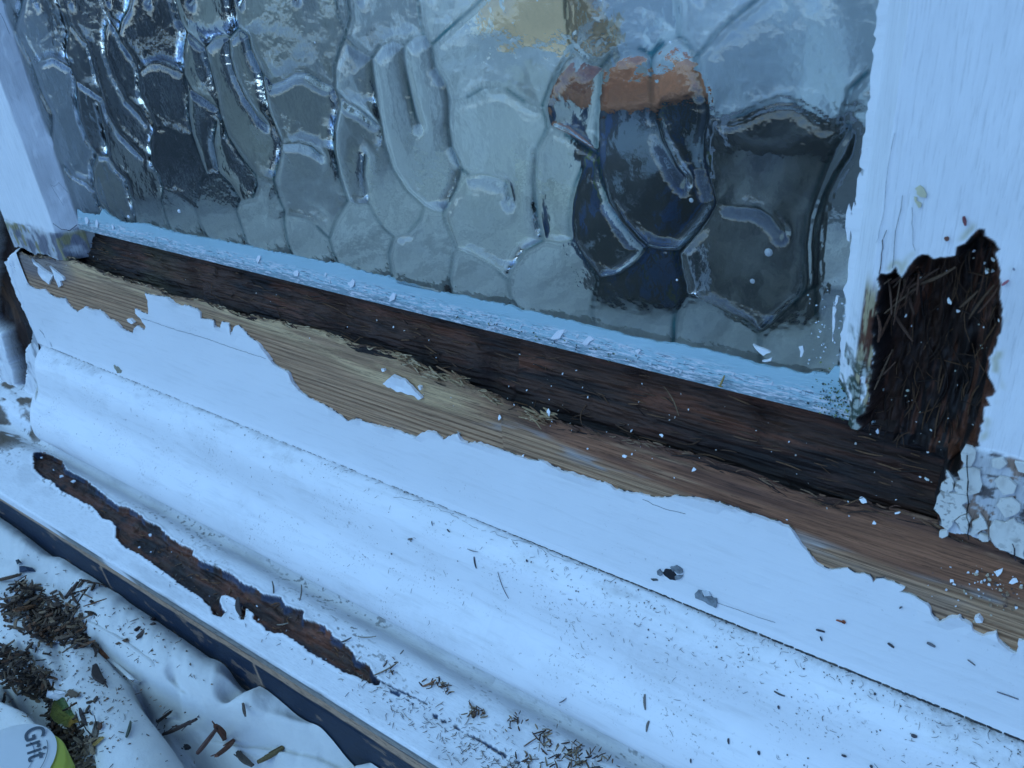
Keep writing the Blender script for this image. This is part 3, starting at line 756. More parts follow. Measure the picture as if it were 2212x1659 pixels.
def f_res(t, b):
    g = coords(t, (45, 45, 330)); gg = coords(t)
    pos = N(t, 'ShaderNodeNewGeometry'); sep = N(t, 'ShaderNodeSeparateXYZ'); t.links.new(pos.outputs['Position'], sep.inputs[0])
    hgt = N(t, 'ShaderNodeMapRange'); hgt.inputs[1].default_value = .0125; hgt.inputs[2].default_value = .0015
    wob = noise(t, 40, gg, 3, .6); ad = N(t, 'ShaderNodeMath', operation='MULTIPLY_ADD'); ad.inputs[1].default_value = -.004
    t.links.new(wob, ad.inputs[0]); t.links.new(sep.outputs[2], ad.inputs[2]); ad2 = N(t, 'ShaderNodeMath', operation='ADD'); ad2.inputs[1].default_value = .002
    t.links.new(ad.outputs[0], ad2.inputs[0]); t.links.new(ad2.outputs[0], hgt.inputs[0])
    n = noise(t, 5.0, g, 6, .72); n2 = noise(t, 9.0, coords(t, (30, 30, 210)), 5, .7)
    c = mix(t, ramp(t, noise(t, 30, gg, 3), [(.3, 0.0), (.7, .5)]), (.33, .50, .55), (.43, .60, .66))
    band = N(t, 'ShaderNodeValToRGB'); e_ = band.color_ramp.elements; e_[0].position = .30; e_[0].color = (0, 0, 0, 1); e_[1].position = .50; e_[1].color = (1, 1, 1, 1)
    t.links.new(hgt.outputs[0], band.inputs[0])
    white = mix(t, 1.0, band.outputs[0], ramp(t, n, [(.52, 0.0), (.56, .95)]), 'MULTIPLY')
    dark = mix(t, 1.0, band.outputs[0], ramp(t, n2, [(.56, 0.0), (.61, .85)]), 'MULTIPLY')
    c = mix(t, ramp(t, hgt.outputs[0], [(.78, 0.0), (.86, .8)]), c, (.22, .30, .33))
    c = mix(t, white, c, (.72, .70, .72)); c = mix(t, dark, c, (.08, .12, .16))
    t.links.new(c, b.inputs['Base Color']); b.inputs['Roughness'].default_value = .45
    bump(t, b, n, .6, .0005)


M_RES = mat('old_blue_residue', f_res)
e2 = ragged(xz(RES, -.0016), .0012, .00022, 44, closed=False)
film('putty_residue', e2 + [(.1283, .0002), (-.3035, .0002)], -.0008, .0011, M_RES, sash)['label'] = 'pale blue paint residue with scraped white streaks along the glass foot'
ch = Slivers()
for k in range(90):
    x = random.uniform(-.295, .120); z = random.choice([random.gauss(.0052, .0012), random.uniform(.002, .008)])
    ch.flake((x, -.0020, max(.001, z)), (0, -1, .1), random.uniform(.0003, .0007), .00015, random.choice([(.6, .62, .66), (.5, .58, .62), (.66, .68, .7)]), ang=random.uniform(-.3, .3) + 1.2, asp=random.uniform(1, 2.6))
for (px, py, r, asp) in ((188, 477, .0020, 1.3), (210, 484, .0024, 1.5), (245, 490, .0018, 1.2), (1205, 720, .0017, 2.2), (1380, 757, .0010, 1.4), (1270, 735, .0014, 2.4), (760, 612, .0016, 2.2), (850, 640, .0014, 2.6), (560, 560, .0013, 2.4), (640, 590, .0015, 1.6)):
    q = at(px, py, y=-.002); ch.flake((q[0], -.0020, q[2]), (0, -1, .1), r, .0004, (.76, .75, .77), ang=1.2, asp=asp)
ch.build('old_putty_chips', M_CRUMB, sash)['kind'] = 'stuff'
ms = Slivers()
for k in range(230):                       # algae at the right foot of the pane and in the middle
    if k < 170: x, z = random.gauss(.1215, .0035), abs(random.gauss(.006, .006))
    else: x, z = random.uniform(-.03, .055), abs(random.gauss(.0032, .0012))
    x = min(x, .1275); z = min(z, .024)
    ms.flake((x, -.0021 if z < .011 else -.0018, z), (0, -1, .1), random.uniform(.00015, .00045), .0001, random.choice([(.05, .09, .06), (.14, .18, .06), (.24, .28, .10), (.04, .06, .06), (.06, .09, .10), (.10, .14, .11)]), ang=random.random() * 6)
o = ms.build('algae_specks', M_CRUMB, sash); o['kind'] = 'stuff'
# white paint spatters on the glass, and smears near the corner
sp = Slivers()
for (px, py, r) in ((1661, 545, .0013), (1627, 606, .0008), (1462, 605, .0004), (387, 456, .0010), (278, 468, .0010), (1495, 432, .0007), (1160, 1, .0003), (680, 92, .0004), (1447, 92, .0004), (1300, 1, .0003), (1365, 560, .0005)):
    q = at(px, py, y=-.0016); b = len(sp.V)
    for ring, (rr, dy) in enumerate(((1, 0), (.7, -.5), (0.02, -.7))):
        for k in range(8):
            a = k * math.pi / 4; sp.V.append(np.array((q[0] + r * rr * math.cos(a), -.0015 + dy * r, q[2] + r * rr * math.sin(a)))); sp.T.append((.85, .85, .85))
    for ring in range(2):
        for k in range(8):
            k2 = (k + 1) % 8; sp.F.append((b + ring * 8 + k, b + ring * 8 + k2, b + ring * 8 + 8 + k2, b + ring * 8 + 8 + k))
for k in range(60):
    q = at(random.uniform(1740, 1850), random.uniform(620, 790), y=-.0016)
    sp.flake((q[0], -.0016, q[2]), (0, -1, 0), random.uniform(.00015, .0004), .0002, (.6, .66, .7), ang=random.random() * 6)
sp.build('paint_spatter', M_CRUMB, sash)['kind'] = 'stuff'
for i, q in enumerate(([(585, 590), (640, 615), (690, 640), (650, 660), (625, 640), (600, 615)], [(860, 605), (885, 600), (892, 630), (880, 665), (868, 668), (872, 635)],
                       [(640, 690), (700, 670), (695, 690), (655, 697)], [(1085, 300), (1098, 305), (1075, 420), (1070, 570), (1062, 575), (1064, 420)])):
    film('paint_smear', ragged(xz(z5(q), -.0016), .0012, .0002, 60 + i), -.0011, .0007, M_FILM, sash)
# flakes of paint over the glass edge of the right bevel
for i, q in enumerate(([(1160, 1225), (1145, 1280), (1140, 1360), (1150, 1440), (1165, 1450), (1180, 1330), (1185, 1290)], [(1190, 1215), (1175, 1280), (1190, 1310), (1200, 1250)],
                       [(1225, 960), (1225, 1000), (1240, 1010), (1250, 990), (1245, 950)])):
    film('paint_flake', ragged(xz(z3(q), -.003), .0014, .0001, 70 + i), -.0025, .0006, M_FILM, sash)
# ragged white strip of the bevel, lying over the glass
BEV = [(1905, -60), (1900, 0), (1893, 60), (1889, 120), (1883, 150), (1880, 200), (1871, 260), (1862, 330), (1857, 350), (1862, 362), (1868, 368), (1864, 380), (1858, 372), (1852, 400), (1848, 430), (1845, 450), (1838, 480), (1840, 520), (1834, 560), (1832, 600), (1822, 625), (1827, 640), (1826, 690), (1818, 730), (1818, 760), (1824, 790), (1836, 815)]
bx = ragged(xz(BEV, -.003), .0012, .00025, 77, closed=False)
film('putty_bevel_edge', bx + [(.1222, bx[-1][1] + .002), (.1222, .155)], -.0022, .0012, M_FILM, sash)

# =================================================================== THE FRAME LEFT OF THE SASH
frame = empty('window_frame', (-.43, 0, -.1), 'weathered white window frame post left of the sash, with a dark rotten hole down its inner edge', 'window frame')
HOLE = [(-30, 452), (0, 454), (10, 452), (16, 460), (26, 482), (40, 524), (38, 540), (22, 552), (14, 570), (22, 590), (34, 634), (50, 664), (62, 684), (66, 700), (72, 712), (68, 740), (56, 756), (60, 794), (56, 824), (52, 838), (42, 842), (32, 830), (28, 802), (12, 760), (4, 724), (-40, 690)]
hx = ragged(xz(HOLE), .0012, .0004, 90)
us = np.linspace(-.50, -.3697, 200); vs = np.linspace(-.150, .19, 480)
U, Vv = np.meshgrid(us, vs, indexing='ij')
d = sdf(U, Vv, hx); inn = sstep(-.0003, .003, d)
Yf = -.0124 + inn * (.012 + .004 * fbm(U, Vv, 100, 40, 3, 400)) + .0006 * fbm(U, Vv, 50, 30, 4, 405) - .0006 * sstep(.1, .25, fbm(U, Vv, 120, 70, 3, 407)) * (1 - inn)
cw = np.broadcast_to(C_WHITE, U.shape + (3,)).copy(); cw = lerp(cw, np.array([.22, .23, .24]), .7 * sstep(.05, .4, fbm(U, Vv, 90, 60, 5, 410)) * (1 - sstep(-.05, 0, Vv)))
cp = lerp(C_ROT * .6, C_BLACK, sstep(-.3, .2, fbm(U, Vv, 70, 30, 4, 415))); cp = lerp(cp, np.array([.10, .045, .02]), .9 * sstep(.15, .4, fbm(U, Vv, 90, 20, 3, 420)))
cs = lerp(cw, cp, inn)
grid('jamb', np.stack([U, Yf, Vv], -1), M_ROTV, frame, tint=np.clip(cs, .004, 1))['label'] = 'white post with a rotten hole'
prism_z('jamb_core', [(-.50, .002), (-.370, .002), (-.370, .022), (-.50, .022)], -.150, .19, M_CORE, frame)

# =================================================================== THE SILL
sill = empty('window_sill', (-.05, -.04, -.15), 'white painted sill with rounded moulding and a long brown rot scar along its lower step', 'window sill')
# moulding section (y, z)
prof = [(.004, -.0880), (-.0112, -.0880), (-.0128, -.0874), (-.0160, -.0884), (-.0205, -.0908), (-.0240, -.0945), (-.0260, -.0992), (-.0272, -.1050), (-.0282, -.1110), (-.0305, -.1170), (-.0348, -.1222), (-.0386, -.1268),
        (-.0407, -.1318), (-.0414, -.1365), (-.0412, -.1405), (-.0400, -.1436), (-.0378, -.1452), (-.0330, -.1462), (.004, -.1500)]


def resample(pr, step):
    out = []
    # catmull-rom through the points
    p = [pr[0]] + pr + [pr[-1]]
    for i in range(1, len(p) - 2):
        a, b, c, d_ = [np.array(q) for q in p[i - 1:i + 3]]; n = max(1, int(np.linalg.norm(c - b) / step))
        for k in range(n):
            t = k / n; out.append(.5 * ((2 * b) + (-a + c) * t + (2 * a - 5 * b + 4 * c - d_) * t * t + (-a + 3 * b - 3 * c + d_) * t ** 3))
    out.append(np.array(pr[-1])); return np.array(out)


pr = resample(prof, .0009)
us = np.linspace(-.3895, .26, 900); A = np.cumsum(np.r_[0, np.linalg.norm(np.diff(pr, axis=0), axis=1)])
U = np.repeat(us[:, None], len(pr), 1); Sx = np.repeat(A[None], len(us), 0)
Yp = np.repeat(pr[None, :, 0], len(us), 0).copy(); Zp = np.repeat(pr[None, :, 1], len(us), 0).copy()
# rounded left end
te = np.clip((-.3735 - U) / .016, 0, 1); sh = te ** 2.2
Yp = Yp + sh * .010 * (Yp < -.013); Zp = Zp + sh * .006 * (Zp < -.12)
wv = .00025 * fbm(U, Sx, 25, 60, 3, 500); Yp -= wv
s_j = A[np.argmin(abs(pr[:, 0] + .0128))]
dj = Sx - s_j
rr_ = sstep(-.15, .20, U)
dirt = np.exp(-(np.clip(dj, -.001, 1) / (.0022 + .0016 * vnoise(U * 40, U * 0, 3))) ** 2) * (.55 + .45 * fbm(U, Sx, 60, 300, 3, 505)) * (.75 + .5 * rr_)
dirt += .30 * np.exp(-((dj - .006) / .005) ** 2) * sstep(.0, .5, fbm(U, Sx, 60, 140, 4, 510))
dirt += .10 * sstep(.1, .5, fbm(U, Sx, 30, 60, 4, 515)) * sstep(.003, .01, dj)
dirt += .5 * sstep(.15, .22, U) * np.exp(-(dj / .012) ** 2)
o = grid('sill_moulding', np.stack([U, Yp, Zp], -1), M_SILL, sill, dirt=np.clip(dirt, 0, 1))
o['label'] = 'broad rounded white moulding with dirt along its top joint'
# end cap
cap = [( -.3895 + .0, *q) for q in np.stack([Yp[0], Zp[0]], -1)]
me = bpy.data.meshes.new('moulding_end'); me.from_pydata([tuple(map(float, q)) for q in cap], [], [tuple(range(len(cap)))]); link('moulding_end', me, M_SILL, sill)
# dark open joint between rail and moulding, widening to the right
jt = Slivers()
for k in range(520):
    x = -.372 + .60 * (k + random.random()) / 520; t = (x + .1) / .3
    if x < -.02 and random.random() < .55: continue
    wd = .00022 if x < 0 else .0004 + .0006 * max(0, min(1, (x - .03) / .1)) * random.uniform(.6, 1.2)
    jt.add((x, -.0131, -.0871 + random.gauss(0, .00008)), (1, 0, random.gauss(0, .04)), (0, -.7, .7), .0016, wd, .0002, random.choice([(.03, .03, .035), (.05, .05, .05), (.09, .08, .07)]), 0, 2)
jt.build('open_joint_grime', M_CRUMB, sill)['kind'] = 'stuff'
crack('paint_crack', [(at(a, b, y=-.0128)[0], at(a, b, y=-.0128)[2]) for a, b in reg(0, 750, .2, [(430, 245), (470, 290), (500, 360), (525, 420)])], -.0128, .0008, sill, (.10, .10, .11), 88)

# lower board: top face, arris, front faces
SL = .2
def at_board(px, py):
    r = ray(px, py); n = np.array([0, -SL, 1.]); c = -.146 + SL * .04; t = (c - CAM @ n) / (r @ n); p = CAM + t * r
    return (p[0], p[1])


SC_T = [(72, 989), (72, 975), (84, 965), (103, 965), (127, 975), (132, 991), (139, 1008), (154, 1018), (182, 1030), (199, 1047), (221, 1063), (242, 1083), (254, 1092), (278, 1095), (298, 1109), (319, 1126), (341, 1135), (362, 1157),
        (389, 1176), (418, 1188), (415, 1200), (439, 1215), (468, 1224), (504, 1243), (524, 1261), (550, 1270), (570, 1284), (608, 1290), (615, 1309), (630, 1311), (654, 1318), (654, 1335), (670, 1342), (702, 1352), (718, 1374),
        (745, 1393), (764, 1414), (769, 1426), (798, 1438), (805, 1453), (822, 1470), (819, 1479), (807, 1479), (769, 1460), (738, 1450), (706, 1429), (673, 1410), (642, 1386), (618, 1371), (586, 1364), (574, 1362), (567, 1350),
        (548, 1338), (546, 1323), (531, 1314), (527, 1338), (520, 1338), (514, 1314), (514, 1297), (495, 1287), (478, 1287), (474, 1299), (481, 1316), (486, 1323), (478, 1333), (462, 1328), (456, 1313), (430, 1287), (394, 1265), (360, 1239),
        (331, 1217), (302, 1198), (269, 1181), (250, 1162), (252, 1138), (242, 1126), (218, 1116), (202, 1095), (168, 1078), (132, 1059), (115, 1042), (94, 1032), (74, 1013)]
scar = ragged([at_board(*p) for p in SC_T], .0012, .00026, 95)
FL = [reg(800, 1200, .36, p) for p in ([(358, 1172), (440, 1210), (430, 1232), (380, 1210)], [(460, 1235), (490, 1250), (500, 1262), (470, 1250)], [(505, 1262), (518, 1270), (512, 1285), (500, 1275)], [(550, 1288), (560, 1290), (556, 1300)],
      [(628, 1325), (665, 1340), (660, 1365), (632, 1352)], [(675, 1365), (716, 1378), (712, 1392), (684, 1385)], [(755, 1398), (820, 1440), (810, 1448), (758, 1420)], [(830, 1450), (900, 1480), (960, 1510), (1075, 1580), (1070, 1600), (1000, 1560), (930, 1510), (840, 1465)],
      [(1118, 1612), (1160, 1620), (1150, 1636), (1120, 1630)], [(300, 1130), (460, 1200), (600, 1270), (600, 1280), (450, 1212), (320, 1145)])]
flecks = [ragged([at_board(*q) for q in p], .0009, .0002, 97 + i) for i, p in enumerate(FL)]
YA, ZA = -.0797, -.146 - SL * .0397
us = np.linspace(-.50, .26, 1500); ws = np.linspace(-.008, YA, 170)
U, W = np.meshgrid(us, ws, indexing='ij')
Zt = -.146 + SL * (W + .04) - .0095 * np.exp(-((W + .036) / .0085) ** 2)
d = sdf(U, W, scar); inn = sstep(-.0001, .0012, d)
fw = fbm(U, W, 45, 330, 4, 600, .6); lw = fbm(U, W, 90, 110, 4, 605)
depth = inn * (.0032 + .0016 * lw + .0012 * fw)
fd = np.full(U.shape, -.02)
for p in flecks: fd = np.maximum(fd, sdf(U, W, p))
fi = sstep(-.0002, .0003, fd)
Zt = Zt - depth - fi * .0005 + .00015 * fbm(U, W, 40, 60, 3, 610) + .0004 * (1 - inn) * np.exp(-((d + .0008) / .0007) ** 2)
cw = np.broadcast_to(C_WHITE, U.shape + (3,)).copy()
spk = fbm(U, W, 420, 700, 3, 615); area = sstep(-.2, .3, fbm(U, W, 25, 50, 3, 617)) * sstep(YA + .012, YA + .020, W)
cw = lerp(cw, np.array([.20, .19, .17]), .75 * sstep(.30, .42, spk) * area)
cw = lerp(cw, C_WHITE * .84, sstep(0, .5, fbm(U, W, 40, 120, 4, 620)))
csr = lerp(C_ROT * 1.0, C_RED * (.75 + .35 * sstep(-.22, -.05, U))[..., None], sstep(-.25, .35, fbm(U, W, 60, 300, 4, 625)))
blk = sstep(-.1, .3, fbm(U, W, 70, 160, 4, 630)) * (1 - .7 * sstep(-.20, -.05, U)); csr = lerp(csr, C_BLACK * 1.3, blk)
rimc = np.exp(-((d - .0006) / .0009) ** 2) * sstep(-.1, .2, fbm(U, W, 150, 150, 3, 635))
csr = lerp(csr, np.array([.035, .055, .10]), .9 * rimc)
cs = lerp(cw, csr, sstep(-.0003, .0001, d)); cs = lerp(cs, np.array([.03, .055, .11]), fi)
# bare brown wood where the paint is gone at the far left
bl = (1 - sstep(-.405, -.375, U + .010 * fbm(U, W, 60, 60, 4, 640))) * sstep(-.062, -.052, W + .006 * fbm(U, W, 50, 80, 4, 645)) * sstep(-.1, .25, fbm(U, W, 60, 150, 4, 650))
cs = lerp(cs, np.array([.14, .10, .065]), bl)
# front face continues down: arris, grey strip, beige and navy coats
nF = 90; zf = np.linspace(0, 1, nF); fz = ZA - .0012 - zf * .055
Uf = np.repeat(us[:, None], nF, 1); Zf = np.repeat(fz[None], len(us), 0); dz = ZA - Zf
Yf = np.full_like(Zf, YA - .0010) + .0004 * sstep(.0060, .0064, dz) - .0003 * sstep(.0125, .0128, dz + .0015 * fbm(Uf, Zf, 35, 30, 4, 655))
wob = .0016 * fbm(Uf, Zf, 30, 8, 4, 660)
grey = np.array([.27, .25, .22]); beige = np.array([.40, .26, .17]); navy = np.array([.007, .018, .040])
cf = lerp(np.broadcast_to(C_WHITE, Uf.shape + (3,)), grey, sstep(.0012, .0016, dz + .3 * wob))
lw_ = 1 - sstep(-.30, -.275, Uf + .004 * fbm(Uf, Zf, 60, 60, 3, 665) - (dz - .003) * 2)
pal = np.clip(lw_ + (np.exp(-((Uf + .225) / .014 - (dz - .004) * 100) ** 4)), 0, 1)
cf = lerp(cf, C_WHITE * .95, pal * sstep(.0008, .001, dz))
cf = lerp(cf, np.array([.13, .15, .16]), np.exp(-((dz - .0022) / .0007) ** 2) * (1 - pal))
cf = lerp(cf, beige, sstep(.0062, .0068, dz + .25 * wob))
ln = np.exp(-((dz - .0066 - .0003 * vnoise(Uf * 20, Uf * 0, 5)) / .00045) ** 2) * sstep(-.15, .0, vnoise(Uf * 14, Uf * 0, 6)) * sstep(-.2, -.17, Uf)
cf = lerp(cf, navy, np.clip(ln * 1.4, 0, 1))
nb = sstep(.0118, .0124, dz + wob + .004 * np.clip(-(Uf + .15) * 4, 0, 1) * 1.0)
cf = lerp(cf, navy, nb)
cf = lerp(cf, beige * .6, .6 * nb * sstep(.36, .42, fbm(Uf, Zf, 70, 200, 5, 662, .6)))
for sx in (-.246, -.112):     # beige scratches through the navy coat
    cf = lerp(cf, beige * .9, np.exp(-((Uf - sx - (dz - .012) * .15) / .0009) ** 2) * (1 - sstep(.020, .032, dz)) * nb)
Pb = np.concatenate([np.stack([U, W, Zt], -1), np.stack([Uf, Yf, Zf], -1)], 1)
Cb = np.concatenate([cs, cf], 1)
o = grid('sill_board', Pb, M_BOARD, sill, tint=np.clip(Cb, .004, 1))
o['label'] = 'lower sill board with a brown rot scar and navy and beige coats on its front edge'
prism = [(-.50, -.0300), (.26, -.0300), (.26, .02), (-.50, .02)]
me = bpy.data.meshes.new('wall_below'); V = [(x, y, z) for z in (-.30, -.1505) for x, y in ((-.6, YA + .004), (.40, YA + .004), (.40, .12), (-.6, .12))]
V = [(x, y, (z if z < -.2 else (-.1590))) for x, y, z in V]
me.from_pydata(V, [], [(3, 2, 1, 0), (4, 5, 6, 7), (0, 1, 5, 4), (1, 2, 6, 5), (2, 3, 7, 6), (3, 0, 4, 7)]); me.update()
o = link('wall', me, plain('wall_render', (.06, .07, .10), .8, 50, .4))
tag(o, 'dark house wall below the window sill, mostly hidden by the dust sheet', 'wall', kind='structure')

me = bpy.data.meshes.new('ground'); me.from_pydata([(-60, -60, -1.1), (60, -60, -1.1), (60, 60, -1.1), (-60, 60, -1.1)], [], [(0, 1, 2, 3)]); me.update()
o = link('ground', me, plain('paving', (.16, .15, .13), .8, 3, .4)); tag(o, 'grey paved ground outside the window', 'ground', kind='structure')

# =================================================================== INSIDE, SEEN THROUGH THE PANE
def box(name, x0, x1, y0, y1, z0, z1, m, parent=None):
    me = bpy.data.meshes.new(name); V = [(x, y, z) for z in (z0, z1) for x, y in ((x0, y0), (x1, y0), (x1, y1), (x0, y1))]
    me.from_pydata(V, [], [(3, 2, 1, 0), (4, 5, 6, 7), (0, 1, 5, 4), (1, 2, 6, 5), (2, 3, 7, 6), (3, 0, 4, 7)]); me.update()
    return link(name, me, m, parent)


def lathe(name, sect, m, parent=None, n=40, loc=(0, 0, 0)):
    V = []; F = []; k = len(sect)
    for i in range(n):
        a = 2 * math.pi * i / n
        for r, z in sect: V.append((loc[0] + r * math.cos(a), loc[1] + r * math.sin(a), loc[2] + z))
    for i in range(n):
        for j in range(k - 1):
            F.append((i * k + j, ((i + 1) % n) * k + j, ((i + 1) % n) * k + j + 1, i * k + j + 1))
    return mesh_np(name, np.array(V), np.array(F), m, parent)


M_IN = plain('inner_board_paint', (.84, .80, .68), .5, 1.0, .40, (110, 30, 60))
M_IN2 = plain('inner_wall_paint', (.84, .80, .70), .7, 1.0, .35, (40, 40, 12))
o = box('inner_window_board', -.85, .60, .023, .165, -.060, .002, M_IN); tag(o, 'grey inner window board seen through the obscured pane', 'window board', kind='structure')
o = box('inner_wall', -1.4, -.04, .160, .18, -.5, 1.3, M_IN2); tag(o, 'grey wall inside, blurred behind the obscured pane', 'wall', kind='structure')
o = box('far_wall', -.04, 1.6, .60, .62, -.5, 1.6, plain('far_wall_paint', (.40, .40, .36), .8, 6, .3)); tag(o, 'dim far wall inside behind the right part of the pane', 'wall', kind='structure')
o = box('side_wall', .62, .64, .03, .60, -.5, 1.6, M_IN2); tag(o, 'grey side wall inside the room', 'wall', kind='structure')
o = box('inner_floor', -1.6, 1.6, .182, .9, -.52, -.50, plain('inner_floor_boards', (.035, .03, .025), .6, 10, .3)); tag(o, 'dark floor inside behind the pane', 'floor', kind='structure')


def jar(name, x, y, r, h, rimh, body, rimm, label):
    t = empty(name, (x, y, .002), label, 'jar')
    sect = [(0.001, .001), (r * .8, .001), (r * .97, .006), (r, h * .3), (r * .96, h * .72), (r * .80, h - rimh)]
    lathe('jar_body', sect, body, t, loc=(x, y, .002))
    lathe('jar_rim', [(r * .80, h - rimh), (r * .92, h - rimh * .8), (r * .92, h - .001), (r * .86, h), (r * .80, h - .002), (r * .78, h - rimh), (r * .6, h - rimh - .004), (.001, h - rimh - .006)], rimm, t, loc=(x, y, .002))
    return t


def f_jar(t, b):
    n = noise(t, 1.0, coords(t, (45, 45, 22)), 4, .65, 1.0)
    t.links.new(ramp(t, n, [(.36, (.30, .32, .30)), (.42, (.05, .042, .028)), (.50, (.045, .038, .024)), (.56, (.035, .075, .16)), (.60, (.03, .03, .028)), (.66, (.16, .22, .03)), (.70, (.04, .036, .025))]), b.inputs['Base Color'])  # the palest stop is a highlight painted into the jar's colour
    b.inputs['Roughness'].default_value = .3


M_JAR = mat('painted_dark_jar', f_jar)
M_TERRA = plain('terracotta', (.60, .22, .09), .7, 60, .4)
jar('dark_jar', .024, .060, .029, .0775, .0042, M_JAR, M_TERRA, 'dark jar with an orange brown rim, seen distorted through the middle of the pane')
jar('dark_pot', .079, .054, .020, .068, .006, plain('brown_pot', (.19, .17, .13), .4, 1.0, .9, (110, 110, 60)), plain('dark_pot_rim', (.07, .06, .045), .5), 'small dark pot behind the pane beside the right stile')


def curtain(name, x0, x1, y, z0, z1, folds, m, label, amp=.006):
    us_ = np.linspace(x0, x1, 160); vs_ = np.linspace(z0, z1, 40); A_, B_ = np.meshgrid(us_, vs_, indexing='ij')
    yy = y + amp * np.sin((A_ - x0) / (x1 - x0) * 2 * math.pi * folds + 2 * vnoise(A_ * 30, B_ * 8, 5)) + .004 * vnoise(A_ * 40, B_ * 30, 8)
    A_ = A_ + .006 * vnoise(A_ * 20, B_ * 25, 9)
    Fq = np.stack([A_, yy, B_], -1); Bq = np.stack([A_, yy + .0012, B_], -1)
    o_ = grid(name, np.concatenate([Fq, Bq[:, ::-1]], 1), m, closed_v=True); tag(o_, label, 'curtain'); return o_


def f_dark(t, b):
    n = noise(t, 1.0, coords(t, (150, 150, 26)), 5, .7, .5)
    t.links.new(ramp(t, n, [(.44, (.035, .03, .026)), (.54, (.09, .085, .075)), (.62, (.42, .40, .36))]), b.inputs['Base Color']); b.inputs['Roughness'].default_value = .8


curtain('dark_curtain', -.325, -.228, .062, .003, .24, 4, mat('streaky_dark_cloth', f_dark), 'dark streaky curtain hanging behind the left part of the pane')
curtain('pale_curtain', -.012, .42, .118, .060, .26, 9, plain('pale_voile', (.80, .84, .84), .9, 30, .15), 'pale bluish curtain hem behind the top right of the pane')
o = box('tan_box', -.072, -.036, .10, .14, .088, .125, plain('tan_card', (.95, .62, .33), .8, 50, .15)); tag(o, 'tan card box lying on a shelf behind the top of the pane', 'box')
o = box('inner_shelf', -.10, -.02, .095, .158, .081, .0875, M_IN2); tag(o, 'narrow grey shelf on the wall behind the top of the pane', 'shelf')

# DUST SHEET ==========================================================
ZC = -.200
def cz_(px, py, z=ZC): q = at(px, py, z=z); return (q[0], q[1])


us = np.linspace(-.50, .12, 520); ws = np.linspace(-.30, YA - .0015, 260)
U, W = np.meshgrid(us, ws, indexing='ij')
def ridge(pts, hw, hgt, flat=1.0, z=ZC):
    s = segs_of([cz_(*p, z=z) for p in pts]); d_ = seg_dist(U, W, s) / hw
    return hgt * np.sqrt(np.clip(1 - d_ ** 2, 0, 1)) ** flat


Zc = np.full(U.shape, -.236) + .004 * fbm(U, W, 8, 8, 3, 700)
r1 = ridge([(-90, 1130), (0, 1180), (160, 1275), (330, 1400), (450, 1490), (600, 1570), (800, 1650), (1000, 1750)], .027, .0595, 1.0)
r2 = ridge([(150, 1330), (240, 1392), (310, 1440), (365, 1490), (398, 1530)], .0095, .042, .9)
r3 = ridge([(10, 1290), (90, 1370), (160, 1440), (225, 1520), (280, 1610), (330, 1720)], .025, .046, .8)
r4 = ridge([(-60, 1450), (0, 1490), (60, 1535), (105, 1580)], .010, .026, 1.0)
r5 = ridge([(440, 1600), (600, 1650), (800, 1720)], .016, .012, 1.4)
def smax(a, b, k=.0025): return .5 * (a + b + np.sqrt((a - b) ** 2 + k * k))
Hc = smax(smax(smax(smax(r1, r2), r3), r4), r5)
def hollow(poly, dep, soft=.0025):
    return dep * sstep(-soft, soft, sdf(U, W, [cz_(*p) for p in poly]))


Zc = Zc - .003 * np.exp(-((W - YA) / .006) ** 2)
Hc = Hc - hollow([(288, 1478), (330, 1500), (384, 1522), (444, 1560), (531, 1594), (700, 1640), (820, 1690), (560, 1720), (410, 1660), (366, 1592), (328, 1549), (296, 1505)], .016, .002)
Hc = Hc - hollow([(-40, 1395), (50, 1410), (79, 1435), (103, 1450), (125, 1480), (154, 1516), (178, 1560), (197, 1595), (204, 1700), (130, 1700), (100, 1560), (40, 1500), (-40, 1470)], .016, .002)
def groove(pts, dep, wd): return dep * np.exp(-(seg_dist(U, W, segs_of([cz_(*p) for p in pts])) / wd) ** 2)
Hc = Hc - groove([(292, 1476), (300, 1510), (332, 1552), (370, 1596), (412, 1650), (440, 1700)], .010, .0022)
Hc = Hc - groove([(215, 1405), (262, 1448), (292, 1476), (340, 1502), (388, 1526)], .009, .0020)
Hc = Hc - groove([(388, 1500), (448, 1562), (535, 1597), (684, 1632), (800, 1675)], .008, .0022)
Hc = Hc - groove([(535, 1500), (548, 1535), (515, 1545)], .012, .0055) - groove([(0, 1225), (90, 1262), (170, 1320)], .006, .0060) - groove([(60, 1140), (140, 1230)], .007, .008)
Hc = Hc - groove([(330, 1340), (420, 1405), (480, 1450)], .005, .006) - groove([(600, 1590), (690, 1600)], .005, .006) - groove([(80, 1330), (130, 1410), (150, 1470)], .006, .004)
Zc = Zc + Hc + .0009 * fbm(U, W, 60, 60, 4, 705) + .0016 * fbm(U, W, 22, 22, 3, 710) * sstep(0, .01, Hc)
# wrinkles gathered against the board
Zc += .0012 * np.exp(-((W - YA + .012) / .014) ** 2) * fbm(U + W * .8, W, 120, 20, 3, 715)


